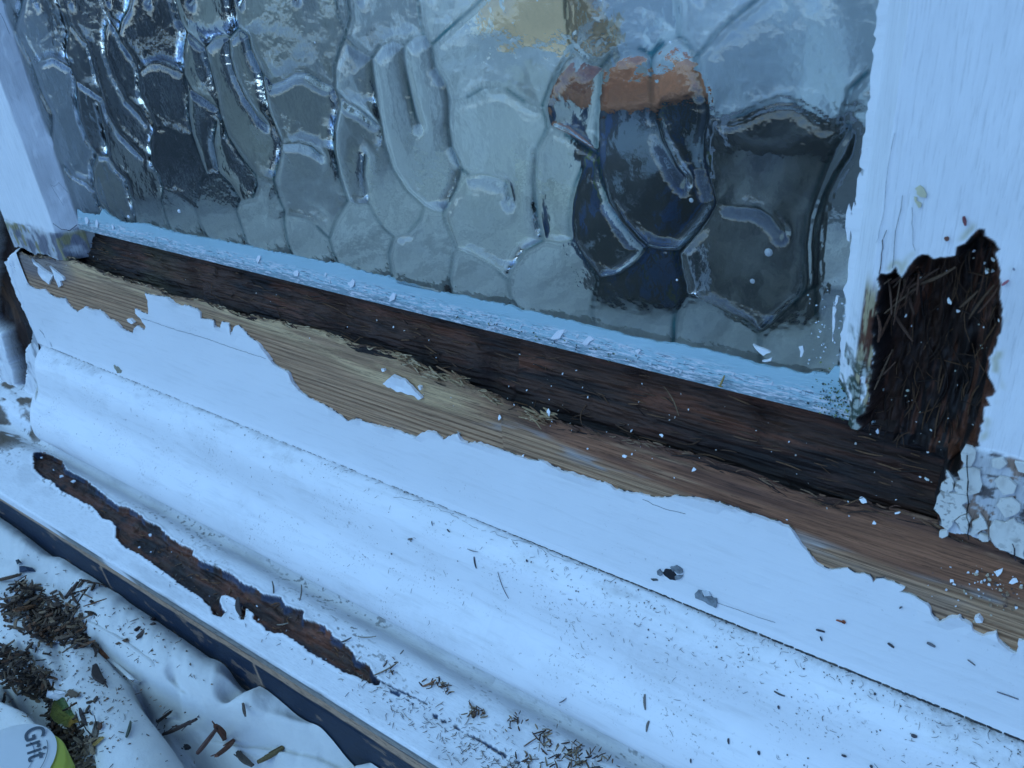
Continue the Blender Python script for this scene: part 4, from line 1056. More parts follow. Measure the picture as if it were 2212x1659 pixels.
def f_cloth(t, b):
    g = coords(t); n = noise(t, 40, g, 5, .6); w1 = noise(t, 1.0, coords(t, (2200, 500, 900)), 2, .5)
    c = mix(t, ramp(t, n, [(.35, 0.0), (.75, .5)]), (.66, .655, .62), (.50, .49, .46))
    sp_ = ramp(t, noise(t, 700, g, 2, .5), [(.66, 0.0), (.72, .7)]); ar = ramp(t, noise(t, 28, g, 3, .6), [(.5, 0.0), (.65, 1.0)])
    c = mix(t, mix(t, 1.0, sp_, ar, 'MULTIPLY'), c, (.15, .12, .08))
    t.links.new(c, b.inputs['Base Color']); b.inputs['Roughness'].default_value = .9; b.inputs['Sheen Weight'].default_value = .25
    p = bump(t, b, w1, .35, .0003); p = bump(t, b, n, .4, .003, p); bump(t, b, noise(t, 150, g, 4, .6, .6), .35, .0010, p)


M_CLOTH = mat('canvas_sheet', f_cloth)
o = grid('dust_sheet', np.stack([U, W, Zc], -1), M_CLOTH, flip=False)
tag(o, 'crumpled white canvas dust sheet in folds below the sill', 'dust sheet')
def cloth_z(x, y):
    i = int(np.clip(np.searchsorted(us, x), 0, len(us) - 1)); j = int(np.clip(np.searchsorted(ws, y), 0, len(ws) - 1)); return float(Zc[i, j])
def on_cloth(px, py):
    z = ZC
    for _ in range(6):
        q = at(px, py, z=z); z = cloth_z(q[0], q[1])
    q = at(px, py, z=z); return np.array([q[0], q[1], z])


# folded hems: thin rolled edges along the creases of the sheet
def hem(name, pts, rad):
    q = []
    for a, b in zip(pts[:-1], pts[1:]):
        for k in range(6): q.append((a[0] + (b[0] - a[0]) * k / 6, a[1] + (b[1] - a[1]) * k / 6))
    q.append(pts[-1]); C_ = np.array([on_cloth(*p) for p in q])
    for _ in range(3): C_[1:-1] = (C_[:-2] + C_[1:-1] + C_[2:]) / 3
    V = []; n = 10
    for i, c in enumerate(C_):
        d_ = C_[min(i + 1, len(C_) - 1)] - C_[max(i - 1, 0)]; d_ /= np.linalg.norm(d_); sdv = np.cross(d_, [0, 0, 1]); sdv /= np.linalg.norm(sdv); upv = np.cross(sdv, d_)
        for k in range(n):
            a = 2 * math.pi * k / n; V.append(c + sdv * math.cos(a) * rad * 1.7 + upv * math.sin(a) * rad + upv * rad * .3)
    return mesh_np(name, np.array(V), grid_faces(len(C_), n, True), M_CLOTH, bpy.data.objects['dust_sheet'])


hem('hem', [(192, 1345), (240, 1369), (276, 1393), (330, 1432), (360, 1460), (384, 1489), (403, 1525), (444, 1556), (531, 1588), (600, 1606), (682, 1625), (790, 1665), (860, 1700)], .0007)
hem('hem', [(209, 1400), (259, 1443), (288, 1470), (336, 1496), (384, 1520), (430, 1548)], .0006)

M_WALL = plain('masonry_render', (.42, .40, .36), .85, 14, .3, bs=.6, bd=.004)
for x0_, x1_, lb in ((-1.8, -.503, 'plain rendered house wall left of the window frame'), (.238, 1.6, 'plain rendered house wall right of the window')):
    o = box('wall', x0_, x1_, -.004, .10, -1.1, 1.3, M_WALL); tag(o, lb, 'wall', kind='structure')

# ------------------------------------------------------------------ rot, splinters and crumbs
def build_top(s_, name, label, cat=None, kind=None, group=None, m=None):
    o_ = s_.build(name, m or M_CRUMB); tag(o_, label, cat, group, kind); return o_


BR = [(.085, .042, .022), (.13, .065, .033), (.05, .026, .016), (.17, .085, .04), (.03, .017, .012), (.20, .13, .07)]
# fibres of the rail's rotten rebate
fi_ = Slivers(); ii = np.argwhere((railK > 3.1) & (railK < 7.2)); rs = np.random.default_rng(8)
for k in range(900):
    i, j = ii[rs.integers(len(ii))]; p = railP[i, j]
    if p[0] > .19: continue
    a = rs.normal(0, .22) if rs.random() < .8 else rs.uniform(-1.5, 1.5); L = abs(rs.normal(.004, .003)) + .0015
    fi_.add(p + np.array((0, -.0005, .0003)), (math.cos(a), -.25 * math.sin(a) + rs.normal(0, .12), math.sin(a) * .8), (0, -.8, .6), L, rs.uniform(.0002, .0006), .0002, random.choice(BR[:5]), rs.normal(0, .025))
for k in range(14):                         # curled shreds standing off the wall
    i, j = ii[rs.integers(len(ii))]; p = railP[i, j]
    fi_.add(p + np.array((0, -.002, .001)), rs.normal(0, 1, 3), (0, -.8, .6), rs.uniform(.006, .013), rs.uniform(.0003, .0007), .0003, random.choice(BR), rs.normal(0, .18), 7)
fi_.build('rotten_fibres', M_CRUMB, sash)['kind'] = 'stuff'
lf = Slivers(); il = np.argwhere(np.abs(railK - 7.0) < .06)
for k in range(260):                        # broken lip bristling with pale splinters
    i, j = il[rs.integers(len(il))]; p = railP[i, j]; pale = p[0] < 0.0
    lf.add(p + np.array((0, -.0003, rs.uniform(-.0010, .0006))), (rs.choice([-1, 1]) * 1, rs.normal(0, .15), rs.uniform(-.25, .45)), (0, -.8, .6), rs.uniform(.0015, .0055), rs.uniform(.0003, .0008), .0003,
           random.choice([(.42, .28, .15), (.50, .36, .21), (.30, .18, .09), (.20, .11, .06)] if pale else [(.18, .09, .05), (.12, .055, .035), (.22, .13, .075)]), rs.normal(0, .08))
for (px, py, L) in ((895, 790, .010), (940, 812, .008), (870, 770, .007), (985, 818, .012), (1060, 862, .009), (1150, 900, .012), (1185, 895, .006)):
    p = at(px, py, y=-.0115)
    for k in range(16): lf.add(p + rs.normal(0, .0016, 3) * (1, .4, .6), (1, rs.normal(0, .2), rs.normal(-.1, .25)), (0, -.8, .6), L * rs.uniform(.4, 1), rs.uniform(.0004, .001), .0004, random.choice([(.40, .27, .14), (.48, .34, .2), (.26, .14, .07)]), rs.normal(0, .03))
lf.build('lip_splinters', M_CRUMB, sash)['kind'] = 'stuff'
cr = Slivers(); ib = np.argwhere((railK > 3.2) & (railK < 7.9))
for k in range(300):
    i, j = ib[rs.integers(len(ib))]; p = railP[i, j]
    if rs.random() > .25 + .75 * (p[0] > .0): continue
    cr.flake(p + np.array((0, -.0006, .0005)), (rs.normal(0, .5), -.8, .6), abs(rs.normal(.00016, .00014)) + .00007, .00012, random.choice([(.8, .8, .8), (.7, .7, .72), (.55, .5, .45)]), ang=rs.uniform(0, 6), asp=rs.uniform(.7, 2))
for (px, py, r) in ((1863, 1082, .0011), (1940, 1108, .0006), (1890, 1130, .0006), (1130, 985, .0006), (1185, 893, .0011), (1500, 1104 - 90, .0007), (1080, 902, .0008), (1430, 940, .0007), (1350, 985, .0007), (2190, 1255, .0009), (2160, 1236, .0009)):
    cr.flake(at(px, py, y=-.0124), (0, -.8, .6), r, .0003, (.82, .82, .82), ang=rs.uniform(0, 6), asp=1.5)
for k in range(130):                        # crumbs gathered at the right end of the rail
    px, py = rs.normal(2150, 55), rs.normal(1262, 34)
    if py < 1190 + (px - 2030) * .35: continue
    cr.flake(at(px, py, y=-.0125), (rs.normal(0, .4), -.9, .4), abs(rs.normal(.00018, .00028)) + .00008, .0002, random.choice([(.8, .8, .8), (.6, .6, .62), (.3, .2, .12), (.12, .08, .06), (.16, .1, .08), (.5, .42, .3)]), ang=rs.uniform(0, 6))
cr.build('paint_crumbs', M_CRUMB, sash)['kind'] = 'stuff'
# fibres in the stile's pit
sf = Slivers(); ip = np.argwhere(stIn)
for k in range(170):
    i, j = ip[rs.integers(len(ip))]; p = stP[i, j]; a = rs.normal(math.pi / 2, .2) if rs.random() < .78 else rs.uniform(0, 3.1)
    sf.add(p + np.array((0, -.0008, 0)), (math.cos(a), rs.normal(0, .12), math.sin(a)), (0, -1, .1), abs(rs.normal(.005, .004)) + .002, rs.uniform(.0002, .0005), .0002, tuple(np.array(random.choice(BR[:5])) * .6), rs.normal(0, .08))
for (px, py) in ((1950, 640), (1935, 620), (1960, 625), (1925, 700), (1900, 800), (1990, 600), (2110, 640)):
    p = at(px, py, y=-.008)
    for k in range(4): sf.add(p + rs.normal(0, .0015, 3), (rs.normal(.2, .4), rs.normal(0, .3), 1), (0, -1, .1), rs.uniform(.006, .015), rs.uniform(.0004, .0010), .0003, random.choice([(.08, .04, .024), (.12, .07, .04), (.09, .04, .022)]), rs.normal(0, .03), 4)
for k in range(38):
    i, j = ip[rs.integers(len(ip))]; p = stP[i, j]
    sf.flake(p + np.array((0, -.001, 0)), (rs.normal(0, .4), -1, .2), abs(rs.normal(.00018, .00018)) + .00008, .0002, random.choice([(.8, .8, .8), (.6, .62, .6), (.5, .52, .42)]), ang=rs.uniform(0, 6), asp=rs.uniform(.6, 1.8))
for (px, py, r, an) in ((2145, 560, .0010, 1.4), (2132, 588, .0009, 1.2), (2052, 650, .0012, 1.0), (1958, 681, .0007, .3), (1990, 602, .0011, 0), (2002, 1034, .0009, 1.5), (2161, 695, .0009, 1.2)):
    sf.flake(at(px, py, y=-.006), (0, -1, .2), r, .0004, (.72, .74, .70), ang=an, asp=.45)
sf.build('pit_fibres', M_CRUMB, sash)['kind'] = 'stuff'
# nail pin in the putty, cream primer spots, small marks on the white faces
pn = Slivers(); a_, b_ = at(1556, 833, y=-.0035), at(1565, 812, y=-.0030); pn.add((a_ + b_) / 2, b_ - a_, (0, -1, 0), np.linalg.norm(b_ - a_) * 1.1, .0007, .0007, (.42, .30, .10)); pn.flake(a_, (0, -.6, -.6), .0008, .0003, (.40, .28, .10))
pn.build('glazing_pin', M_CRUMB, sash)
mk = Slivers()
def mark(px1, py1, px2, py2, wd, c, y=-.0130, bend=0.):
    a, b = at(px1, py1, y=y), at(px2, py2, y=y); mk.add((a + b) / 2, b - a, (0, -1, 0), np.linalg.norm(b - a), wd, .0003, c, bend)
for (x1, y1, x2, y2, wd, c) in ((965, 828, 1018, 842, .0008, (.05, .04, .05)), (1085, 770, 1138, 786, .0007, (.35, .10, .05)), (1120, 775, 1140, 790, .0016, (.35, .10, .05)), (1395, 908, 1432, 936, .0010, (.09, .08, .08)),
                                (1630, 905, 1680, 932, .0012, (.16, .16, .17)), (1875, 1008, 1920, 1042, .0004, (.2, .18, .18)), (990, 870, 1000, 895, .0006, (.08, .08, .09)), (1465, 700, 1480, 690, .0005, (.1, .1, .1)), (2050, 1200, 2180, 1245, .0003, (.15, .15, .17))):
    q = reg(1600, 1200, .36, [(x1, y1), (x2, y2)]); mark(*q[0], *q[1], wd, c)
for (x1, y1, x2, y2, wd, c) in ((1560, 345, 1580, 445, .0009, (.25, .08, .08)), (1975, 1090, 2050, 1035, .0007, (.45, .16, .18)), (1370, 565, 1385, 610, .0012, (.22, .09, .06)), (2095, 905, 2110, 930, .0005, (.3, .3, .35))):
    q = reg(2000, 450, .2, [(x1, y1), (x2, y2)]); mark(*q[0], *q[1], wd, c)
for (x1, y1, x2, y2, wd, c) in ((395, 912, 660, 1005, .0007, (.14, .14, .17)), ):
    q = reg(0, 750, .2, [(x1, y1), (x2, y2)]); mark(*q[0], *q[1], wd, c, y=-.0262)
mk.build('small_debris', M_CRUMB, sash)['kind'] = 'stuff'
M_CREAM = plain('cream_primer', (.62, .56, .36), .6, 300, .2); M_MOULD = plain('grey_mould', (.07, .08, .08), .8, 500, .6); M_BLIST = plain('grey_blister', (.22, .25, .27), .6, 400, .5)
for nm, r_, pts, m_ in (('primer_spot', 2000, [(1090, 5), (1130, 30), (1165, 100), (1160, 138), (1100, 130), (1060, 100), (1060, 60), (1040, 40)], M_CREAM), ('primer_spot', 2000, [(1030, 130), (1060, 135), (1110, 200), (1105, 240), (1080, 250), (1055, 200), (1035, 170)], M_CREAM)):
    film(nm, ragged(xz(reg(2000, 450, .2, pts), -.0122), .0009, .00025, int(pts[0][0])), -.0126, .00015, m_, sash)
film('bare_spot', ragged(xz(reg(0, 750, .2, [(1240, 620), (1280, 630), (1330, 680), (1320, 705), (1280, 710), (1270, 680), (1250, 655)])), .0012, .00025, 201), -.0127, .0002, plain('ochre_spot', (.26, .24, .17), .7, 300, .4), sash)
for pts, m_, sd_, t_ in (([(2015, 478), (2035, 455), (2070, 458), (2090, 480), (2105, 500), (2095, 525), (2060, 520), (2030, 498)], plain('black_hole', (.012, .012, .016), .9, 500, .4), 210, .0002),
                         ([(2065, 440), (2100, 432), (2135, 455), (2140, 475), (2110, 480), (2080, 465)], M_BLIST, 211, .0007), ([(1985, 465), (2000, 455), (2020, 480), (2005, 495), (1988, 485)], M_BLIST, 212, .0007), ([(1945, 515), (1980, 515), (1990, 525), (1960, 528)], M_MOULD, 213, .0003),
                         ([(2090, 500), (2140, 490), (2130, 510), (2095, 520)], M_BLIST, 214, .0005)):
    film('blister', ragged(xz(reg(800, 1200, .36, pts)), .0009, .0002, sd_), -.0127, t_, m_, sash)
for pts, m_, sd_ in (([(246, 600), (265, 580), (290, 585), (300, 620), (340, 615), (375, 630), (372, 685), (330, 665), (290, 640), (250, 625)], M_BLIST, 220), ([(290, 582), (330, 590), (345, 612), (305, 615)], plain('blister_rim', (.55, .57, .58), .6, 300, .3), 221)):
    film('blister', ragged(xz(reg(1600, 1200, .36, pts)), .0009, .0002, sd_), -.0127, .0008, m_, sash)

# specks on the moulding
def at_mould(px, py):
    r = ray(px, py); best = None
    for k in range(8, len(pr) - 8):
        y0_, z0_ = pr[k]; y1_, z1_ = pr[k + 1]; dy, dz_ = y1_ - y0_, z1_ - z0_
        den = r[1] * dz_ - r[2] * dy
        if abs(den) < 1e-12: continue
        t = ((y0_ - CAM[1]) * dz_ - (z0_ - CAM[2]) * dy) / den; p = CAM + t * r
        u = ((p[1] - y0_) * dy + (p[2] - z0_) * dz_) / (dy * dy + dz_ * dz_)
        if t > 0 and -.01 <= u <= 1.01 and (best is None or t < best[0]): best = (t, p, np.array((0, dz_, -dy)) / math.hypot(dy, dz_))
    return best
ms_ = Slivers(); kk = 0
DK = [(.05, .045, .04), (.10, .09, .08), (.16, .13, .10), (.22, .2, .18), (.07, .06, .07)]
for k in range(2600):
    px = rs.uniform(120, 2230); u = rs.random() ** 1.7; yj = 710 + .3935 * px; yn = 893 + .544 * px; py = yj + 6 + (yn - yj) * u
    dens = .18 + .6 * (px > 1100) * (u < .35) + .35 * math.exp(-((px - 1330) / 120) ** 2 - ((py - 1370) / 60) ** 2) * 3
    if py > 1690 or rs.random() > dens: continue
    h_ = at_mould(px, py)
    if not h_: continue
    nn = h_[2] if h_[2][2] > 0 else -h_[2]
    if rs.random() < .5: ms_.flake(h_[1] + nn * .00025, nn, abs(rs.normal(.00016, .00012)) + .00007, .00008, random.choice(DK), ang=rs.uniform(0, 6))
    else: ms_.add(h_[1] + nn * .0003, np.cross(nn, rs.normal(0, 1, 3)), nn, abs(rs.normal(.0010, .0007)) + .0004, .00013, .0001, random.choice(DK), rs.normal(0, .2))
for (x1, y1, x2, y2, wd) in ((882, 390, 896, 460, .0007), (486, 285, 512, 280, .0011), (720, 228, 735, 245, .0007), (842, 344, 905, 362, .0003), (1905, 1215, 1908, 1310, .0010), (1930, 1375, 1915, 1440, .0010), (1395, 1262, 1435, 1235, .0004), (628, 180, 632, 208, .0004), (1115, 1180, 1150, 1160, .0003), (1195, 410, 1200, 425, .0008), (1025, 480, 1090, 640, .00015), (385, 368, 390, 376, .0008)):
    q = reg(800, 1200, .36, [(x1, y1), (x2, y2)]); A_, B_ = at_mould(*q[0]), at_mould(*q[1])
    if A_ and B_: nn = A_[2] if A_[2][2] > 0 else -A_[2]; ms_.add((A_[1] + B_[1]) / 2 + nn * .0004, B_[1] - A_[1], nn, np.linalg.norm(B_[1] - A_[1]), wd, .0003, (.07, .065, .075) if wd < .0009 else (.20, .18, .16), .05)
for (x1, y1, x2, y2, wd) in ((440, 1480, 442, 1515, .0008), (1120, 1575, 1150, 1585, .0009), (1295, 1635, 1302, 1655, .0010), (1535, 1460, 1572, 1470, .0012), (2110 - 800, 1215, 2125 - 800, 1218, .0010), (715, 1195, 780, 1225, .0006), (620, 1555, 625, 1580, .0010), (215, 1600, 217, 1625, .0006), (740, 1280, 745, 1300, .0008)):
    q = reg(1600, 1200, .36, [(x1, y1), (x2, y2)]); A_, B_ = at_mould(*q[0]), at_mould(*q[1])
    if A_ and B_: nn = A_[2] if A_[2][2] > 0 else -A_[2]; ms_.add((A_[1] + B_[1]) / 2 + nn * .0004, B_[1] - A_[1], nn, np.linalg.norm(B_[1] - A_[1]), wd, .0003, (.08, .075, .085), .05)
for pts in ([(400, 30), (480, 45), (560, 60), (640, 95), (730, 130), (790, 170), (850, 200), (900, 230), (1000, 245), (1080, 285), (1170, 300), (1260, 330), (1310, 370), (1400, 400), (1500, 440), (1620, 480)],
            [(560, 15), (700, 35), (840, 95), (960, 130), (1060, 190), (1180, 230), (1300, 270), (1400, 320)], [(1600, 470), (1740, 500), (1800, 540), (1900, 590), (2000, 610), (2100, 660), (2200, 690)]):
    q = reg(800, 1200, .36, pts); q = [(a + rs.normal(0, 1.2), b + rs.normal(0, 1.2)) for (a0, b0), (a1, b1) in zip(q[:-1], q[1:]) for t_ in (0, .25, .5, .75) for a, b in ((a0 + (a1 - a0) * t_, b0 + (b1 - b0) * t_),)]
    for (a, b) in zip(q[:-1], q[1:]):
        if rs.random() < .15: continue
        A_, B_ = at_mould(*a), at_mould(*b)
        if A_ and B_:
            nn = A_[2] if A_[2][2] > 0 else -A_[2]; d_ = B_[1] - A_[1]; ms_.add((A_[1] + B_[1]) / 2 + nn * .0002, d_, nn, np.linalg.norm(d_) * 1.1, .00022, .0001, random.choice([(.20, .19, .18), (.34, .33, .32)]), 0, 1)
ms_.build('moulding_specks', M_CRUMB, sill)['kind'] = 'stuff'
# splinter litter on the lower board
def board_pt(px, py):
    x, y = at_board(px, py); return np.array((x, y, -.146 + SL * (y + .04)))
bs_ = Slivers(); nb_ = np.array((0, -SL, 1.0)); nb_ /= np.linalg.norm(nb_)
for k in range(2600):
    px = rs.uniform(330, 1560); mid = 995 + .60 * px - 0.0; py = mid + rs.normal(-8, 32) + 20
    arr = 1061 + .622 * px; nos = 893 + .544 * px
    if py > arr - 14 or py < nos + 8: continue
    if rs.random() > .12 + .88 * sstep(650, 1300, px): continue
    p = board_pt(px, py) + nb_ * .0004; a = rs.uniform(0, 6.3); L = abs(rs.normal(.0012, .0010)) + .0004
    bs_.add(p, (math.cos(a), math.sin(a), rs.normal(0, .15)), nb_, L, rs.uniform(.00012, .0003), .00015, random.choice(DK + [(.25, .17, .10), (.30, .22, .14)]), rs.normal(0, .05), 3)
for (cx_, cy_, n_, sp_, L_) in ((1028, 1540, 26, .0022, .0035), (960, 1485, 16, .0016, .0028), (932, 1480, 10, .0018, .0030), (1110, 1560, 18, .0020, .0025), (1175, 1600, 24, .0028, .005), (1235, 1645, 70, .0045, .004), (1280, 1655, 30, .004, .004), (1150, 1650, 20, .003, .004), (842, 1440, 10, .002, .003)):
    c = board_pt(cx_, cy_)
    for k in range(n_): bs_.add(c + np.array((rs.normal(0, sp_), rs.normal(0, sp_), abs(rs.normal(.0005, .0006)))), rs.normal(0, 1, 3) * (1, 1, .35), nb_, L_ * rs.uniform(.4, 1.2), rs.uniform(.0003, .0008), .0003, random.choice([(.10, .055, .035), (.16, .09, .05), (.05, .03, .025), (.28, .2, .12)]), rs.normal(0, .045), 5)
for (x1, y1, x2, y2, wd, c, hh) in ((610, 110, 625, 0, .0009, (.10, .09, .08), .004), (850, 150, 885, 30, .0007, (.14, .12, .10), .003), (1520, 830, 1750, 720, .0007, (.25, .19, .13), .001), (1380, 480, 1550, 490, .0006, (.28, .25, .2), .001), (300, 130, 335, 300, .0028, (.07, .055, .05), .001), (1230, 530, 1330, 500, .0008, (.1, .09, .08), .001), (1960, 930, 2090, 880, .0010, (.30, .14, .07), .001), (1760, 640, 1800, 610, .0006, (.16, .14, .12), .001), (650, 375, 760, 370, .0005, (.3, .26, .2), .001)):
    q = reg(500, 1425, .24, [(x1, y1), (x2, y2)]); A_, B_ = board_pt(*q[0]), board_pt(*q[1]); bs_.add((A_ + B_) / 2 + nb_ * .0008, B_ - A_ + nb_ * hh, nb_, np.linalg.norm(B_ - A_), wd, .0004, c, .06, 6)
# rough brown fibres and crumbs inside the scar
for k in range(900):
    px, py = rs.uniform(75, 820), rs.uniform(965, 1480); x, y = at_board(px, py)
    if sdf(np.array([x]), np.array([y]), scar)[0] < .0012: continue
    p = np.array((x, y, -.146 + SL * (y + .04) - .0028)); a = rs.normal(0, .5)
    if rs.random() < .8: bs_.add(p, (math.cos(a), math.sin(a), rs.normal(0, .2)), nb_, abs(rs.normal(.0025, .0015)) + .001, rs.uniform(.0003, .0007), .0003, random.choice(BR[:4] + [(.26, .12, .05)]), rs.normal(0, .15), 4)
    else: bs_.flake(p + nb_ * .001, nb_ + rs.normal(0, .3, 3), abs(rs.normal(.0003, .0002)) + .0001, .0002, random.choice([(.7, .72, .75), (.4, .42, .45), (.1, .06, .04)]), ang=rs.uniform(0, 6))
for (px, py, r) in ((158, 1035, .0016), (131, 1025, .0014), (88, 985, .0008), (300, 1178, .0007), (325, 1188, .0006), (323, 1152, .0009)):
    x, y = at_board(px, py); bs_.flake((x, y, -.146 + SL * (y + .04) - .0016), nb_, r, .0005, (.62, .66, .7), ang=.5, asp=1.4)
bs_.build('splinter_litter', M_CRUMB, sill)['kind'] = 'stuff'

# ------------------------------------------------------------------ things lying on the dust sheet
def R0(p): return reg(0, 1425, .24, p)
def R6(p): return reg(500, 1425, .24, p)
def splinter(seg, wd, c, label, th=.0012, bend=0.03, group='wood splinters on the dust sheet', name='wood_splinter', lift=.001):
    A_, B_ = on_cloth(*seg[0]), on_cloth(*seg[1]); d_ = B_ - A_; s_ = Slivers(); L = np.linalg.norm(d_)
    s_.add((A_ + B_) / 2 + np.array((0, 0, lift)), d_, (0, 0, 1), L, wd, th, c, bend, 6)
    for k in range(5):                      # split fibres along its length
        s_.add(A_ + d_ * rs.uniform(.15, .85) + np.array((rs.normal(0, wd * .25), rs.normal(0, wd * .25), lift + th * .55)), d_ + rs.normal(0, .06, 3) * L, (0, 0, 1), L * rs.uniform(.3, .7), wd * .25, th * .3, tuple(np.array(c) * rs.uniform(.6, 1.6)), 0, 3)
    o_ = s_.build(name, M_CRUMB); tag(o_, label, 'splinter' if name == 'wood_splinter' else 'paint flake', group); return o_


G = 'wood splinters on the dust sheet'
splinter(R0([(600, 145), (715, 0)]), .0030, (.07, .04, .028), 'dark stick shaped splinter standing alone above the big heap, nearest the sill')
splinter(R0([(1220, 440), (1400, 335)]), .0028, (.06, .035, .03), 'upper of two parallel dark splinters near the navy board edge')
splinter(R0([(1240, 505), (1400, 370)]), .0034, (.11, .08, .07), 'lower, greyer of two parallel splinters near the navy board edge')
splinter(R0([(945, 590), (1155, 522)]), .0028, (.11, .065, .04), 'brown splinter lying across the fold, just right of the big heap')
splinter(R0([(915, 610), (1015, 690)]), .0058, (.26, .10, .045), 'short chunky orange brown chip at the right end of the heap', th=.002)
splinter(R0([(1095, 730), (1235, 805)]), .0044, (.09, .055, .045), 'stubby dark chip with a white end, on the narrow hem fold', th=.002)
splinter(R0([(860, 750), (950, 910)]), .0046, (.045, .03, .025), 'dark curved bark chip alone in the middle of the big fold', bend=.08)
splinter(R0([(1608, 905), (1665, 1045)]), .0022, (.06, .045, .04), 'slim dark splinter standing where the hem bends')
splinter(R0([(1480, 1372), (1780, 1240)]), .0024, (.05, .028, .024), 'long straight dark splinter in the hollow between the folds')
splinter(R0([(1430, 1260), (1550, 1170)]), .0022, (.055, .035, .03), 'short dark splinter above the long straight one, in the shade')
splinter(R0([(1790, 1540), (1965, 1320)]), .0032, (.08, .035, .025), 'dark red splinter forming the long arm of a bent pair')
splinter(R0([(1945, 1300), (2025, 1425)]), .0034, (.15, .055, .03), 'reddish brown splinter forming the short arm of a bent pair')
splinter(R0([(1950, 1575), (2110, 1430)]), .0030, (.17, .065, .035), 'rust coloured splinter right of the bent pair')
splinter(R6([(480, 1625), (720, 1490)]), .0026, (.17, .12, .05), 'ochre brown splinter near the bottom edge, rightmost of them all')
splinter(R6([(300, 1535), (440, 1655)]), .0034, (.11, .085, .065), 'forked greyish splinter at the bottom edge')
splinter(R6([(352, 1095), (372, 1210)]), .0016, (.13, .10, .08), 'tiny thin splinter on the smooth upper roll of the sheet')
splinter(R0([(1145, 1400), (1185, 1260)]), .0014, (.10, .12, .09), 'thin greenish sliver on the large lower fold')
splinter(R0([(835, 1480), (880, 1255)]), .0040, (.20, .16, .12), 'grey brown splinter upright beside the leaf hollow')
splinter(R0([(900, 1330), (915, 1270)]), .0022, (.14, .07, .045), 'small red brown bit beside the grey brown splinter')
splinter(R0([(850, 1470), (940, 1400)]), .0022, (.42, .27, .08), 'small yellow chip at the foot of the grey brown splinter')
splinter(R0([(725, 1140), (790, 1290)]), .0022, (.07, .055, .05), 'dark needle beside the green leaf')
splinter(R0([(165, 330), (330, 290)]), .0042, (.22, .10, .045), 'orange splinter on top of the big heap', lift=.007)
splinter(R0([(630, 985), (715, 1025)]), .0036, (.16, .11, .07), 'pale brown chip left of centre on the large fold')
splinter(R0([(1680, 1480), (1715, 1500)]), .0030, (.02, .02, .025), 'small round black crumb left of the bent pair')
splinter(reg(0, 1050, .24, [(0, 1365), (200, 1315)]), .0026, (.10, .06, .035), 'brown splinter at the left edge of the picture above the heap')
def flake_thing(poly, c, label, th=.0006, tilt=.0008, mm=None, name='paint_flake'):
    P_ = [on_cloth(*p) + np.array((0, 0, .0016 + tilt * rs.normal())) for p in poly]; n = len(P_); c_ = sum(P_) / n; V = [c_ + np.array((0, 0, .0008))] + P_ + [p - np.array((0, 0, th)) for p in P_] + [c_ - np.array((0, 0, th))]
    F_ = [(0, 1 + i, 1 + (i + 1) % n) for i in range(n)] + [(2 * n + 1, 1 + n + (i + 1) % n, 1 + n + i) for i in range(n)]
    F_ += [(1 + i, 1 + n + i, 1 + n + (i + 1) % n) for i in range(n)] + [(1 + i, 1 + n + (i + 1) % n, 1 + (i + 1) % n) for i in range(n)]
    o_ = mesh_np(name, np.array(V), np.array(F_), mm or M_CRUMB, tint=np.array([c] * len(V)), smooth=False); tag(o_, label, 'paint flake' if name == 'paint_flake' else name, 'paint flakes on the dust sheet' if name == 'paint_flake' else None); return o_


flake_thing(reg(0, 1050, .24, [(180, 1240), (220, 1232), (300, 1255), (322, 1275), (260, 1290), (185, 1300)]), (.03, .05, .09), 'flat navy blue paint flake on the sheet near the left edge')
flake_thing(reg(0, 1050, .24, [(150, 1195), (180, 1185), (200, 1205), (190, 1225), (160, 1220)]), (.02, .04, .05), 'small dark round flake just above the navy one')
flake_thing(R0([(0, 190), (60, 130), (150, 105), (145, 145), (90, 175), (70, 250), (20, 270), (0, 265)]), (.78, .79, .8), 'largest white paint flake, left of the big heap')
flake_thing(R0([(85, 35), (110, 28), (130, 60), (125, 85), (100, 80)]), (.78, .79, .8), 'small white flake above the largest white one')
flake_thing(R0([(490, 552), (540, 510), (600, 498), (680, 512), (600, 535), (530, 550)]), (.74, .76, .8), 'long white paint shard lying in the lower edge of the big heap')
flake_thing(R0([(205, 700), (225, 620), (250, 570), (262, 640), (255, 740), (235, 790), (210, 760)]), (.55, .62, .7), 'bluish white upright shard between heap and hollow')
flake_thing(R0([(405, 1000), (440, 965), (500, 985), (590, 990), (620, 1025), (560, 1050), (490, 1048), (430, 1045)]), (.74, .74, .75), 'crumpled white flake just above the green leaf')
flake_thing(R0([(445, 880), (480, 850), (508, 865), (480, 895), (455, 905)]), (.74, .76, .8), 'little white flake on the edge of the dark hollow')
flake_thing(R0([(1080, 735), (1095, 708), (1115, 720), (1105, 745)]), (.8, .8, .8), 'tiny white chip touching the stubby dark splinter')
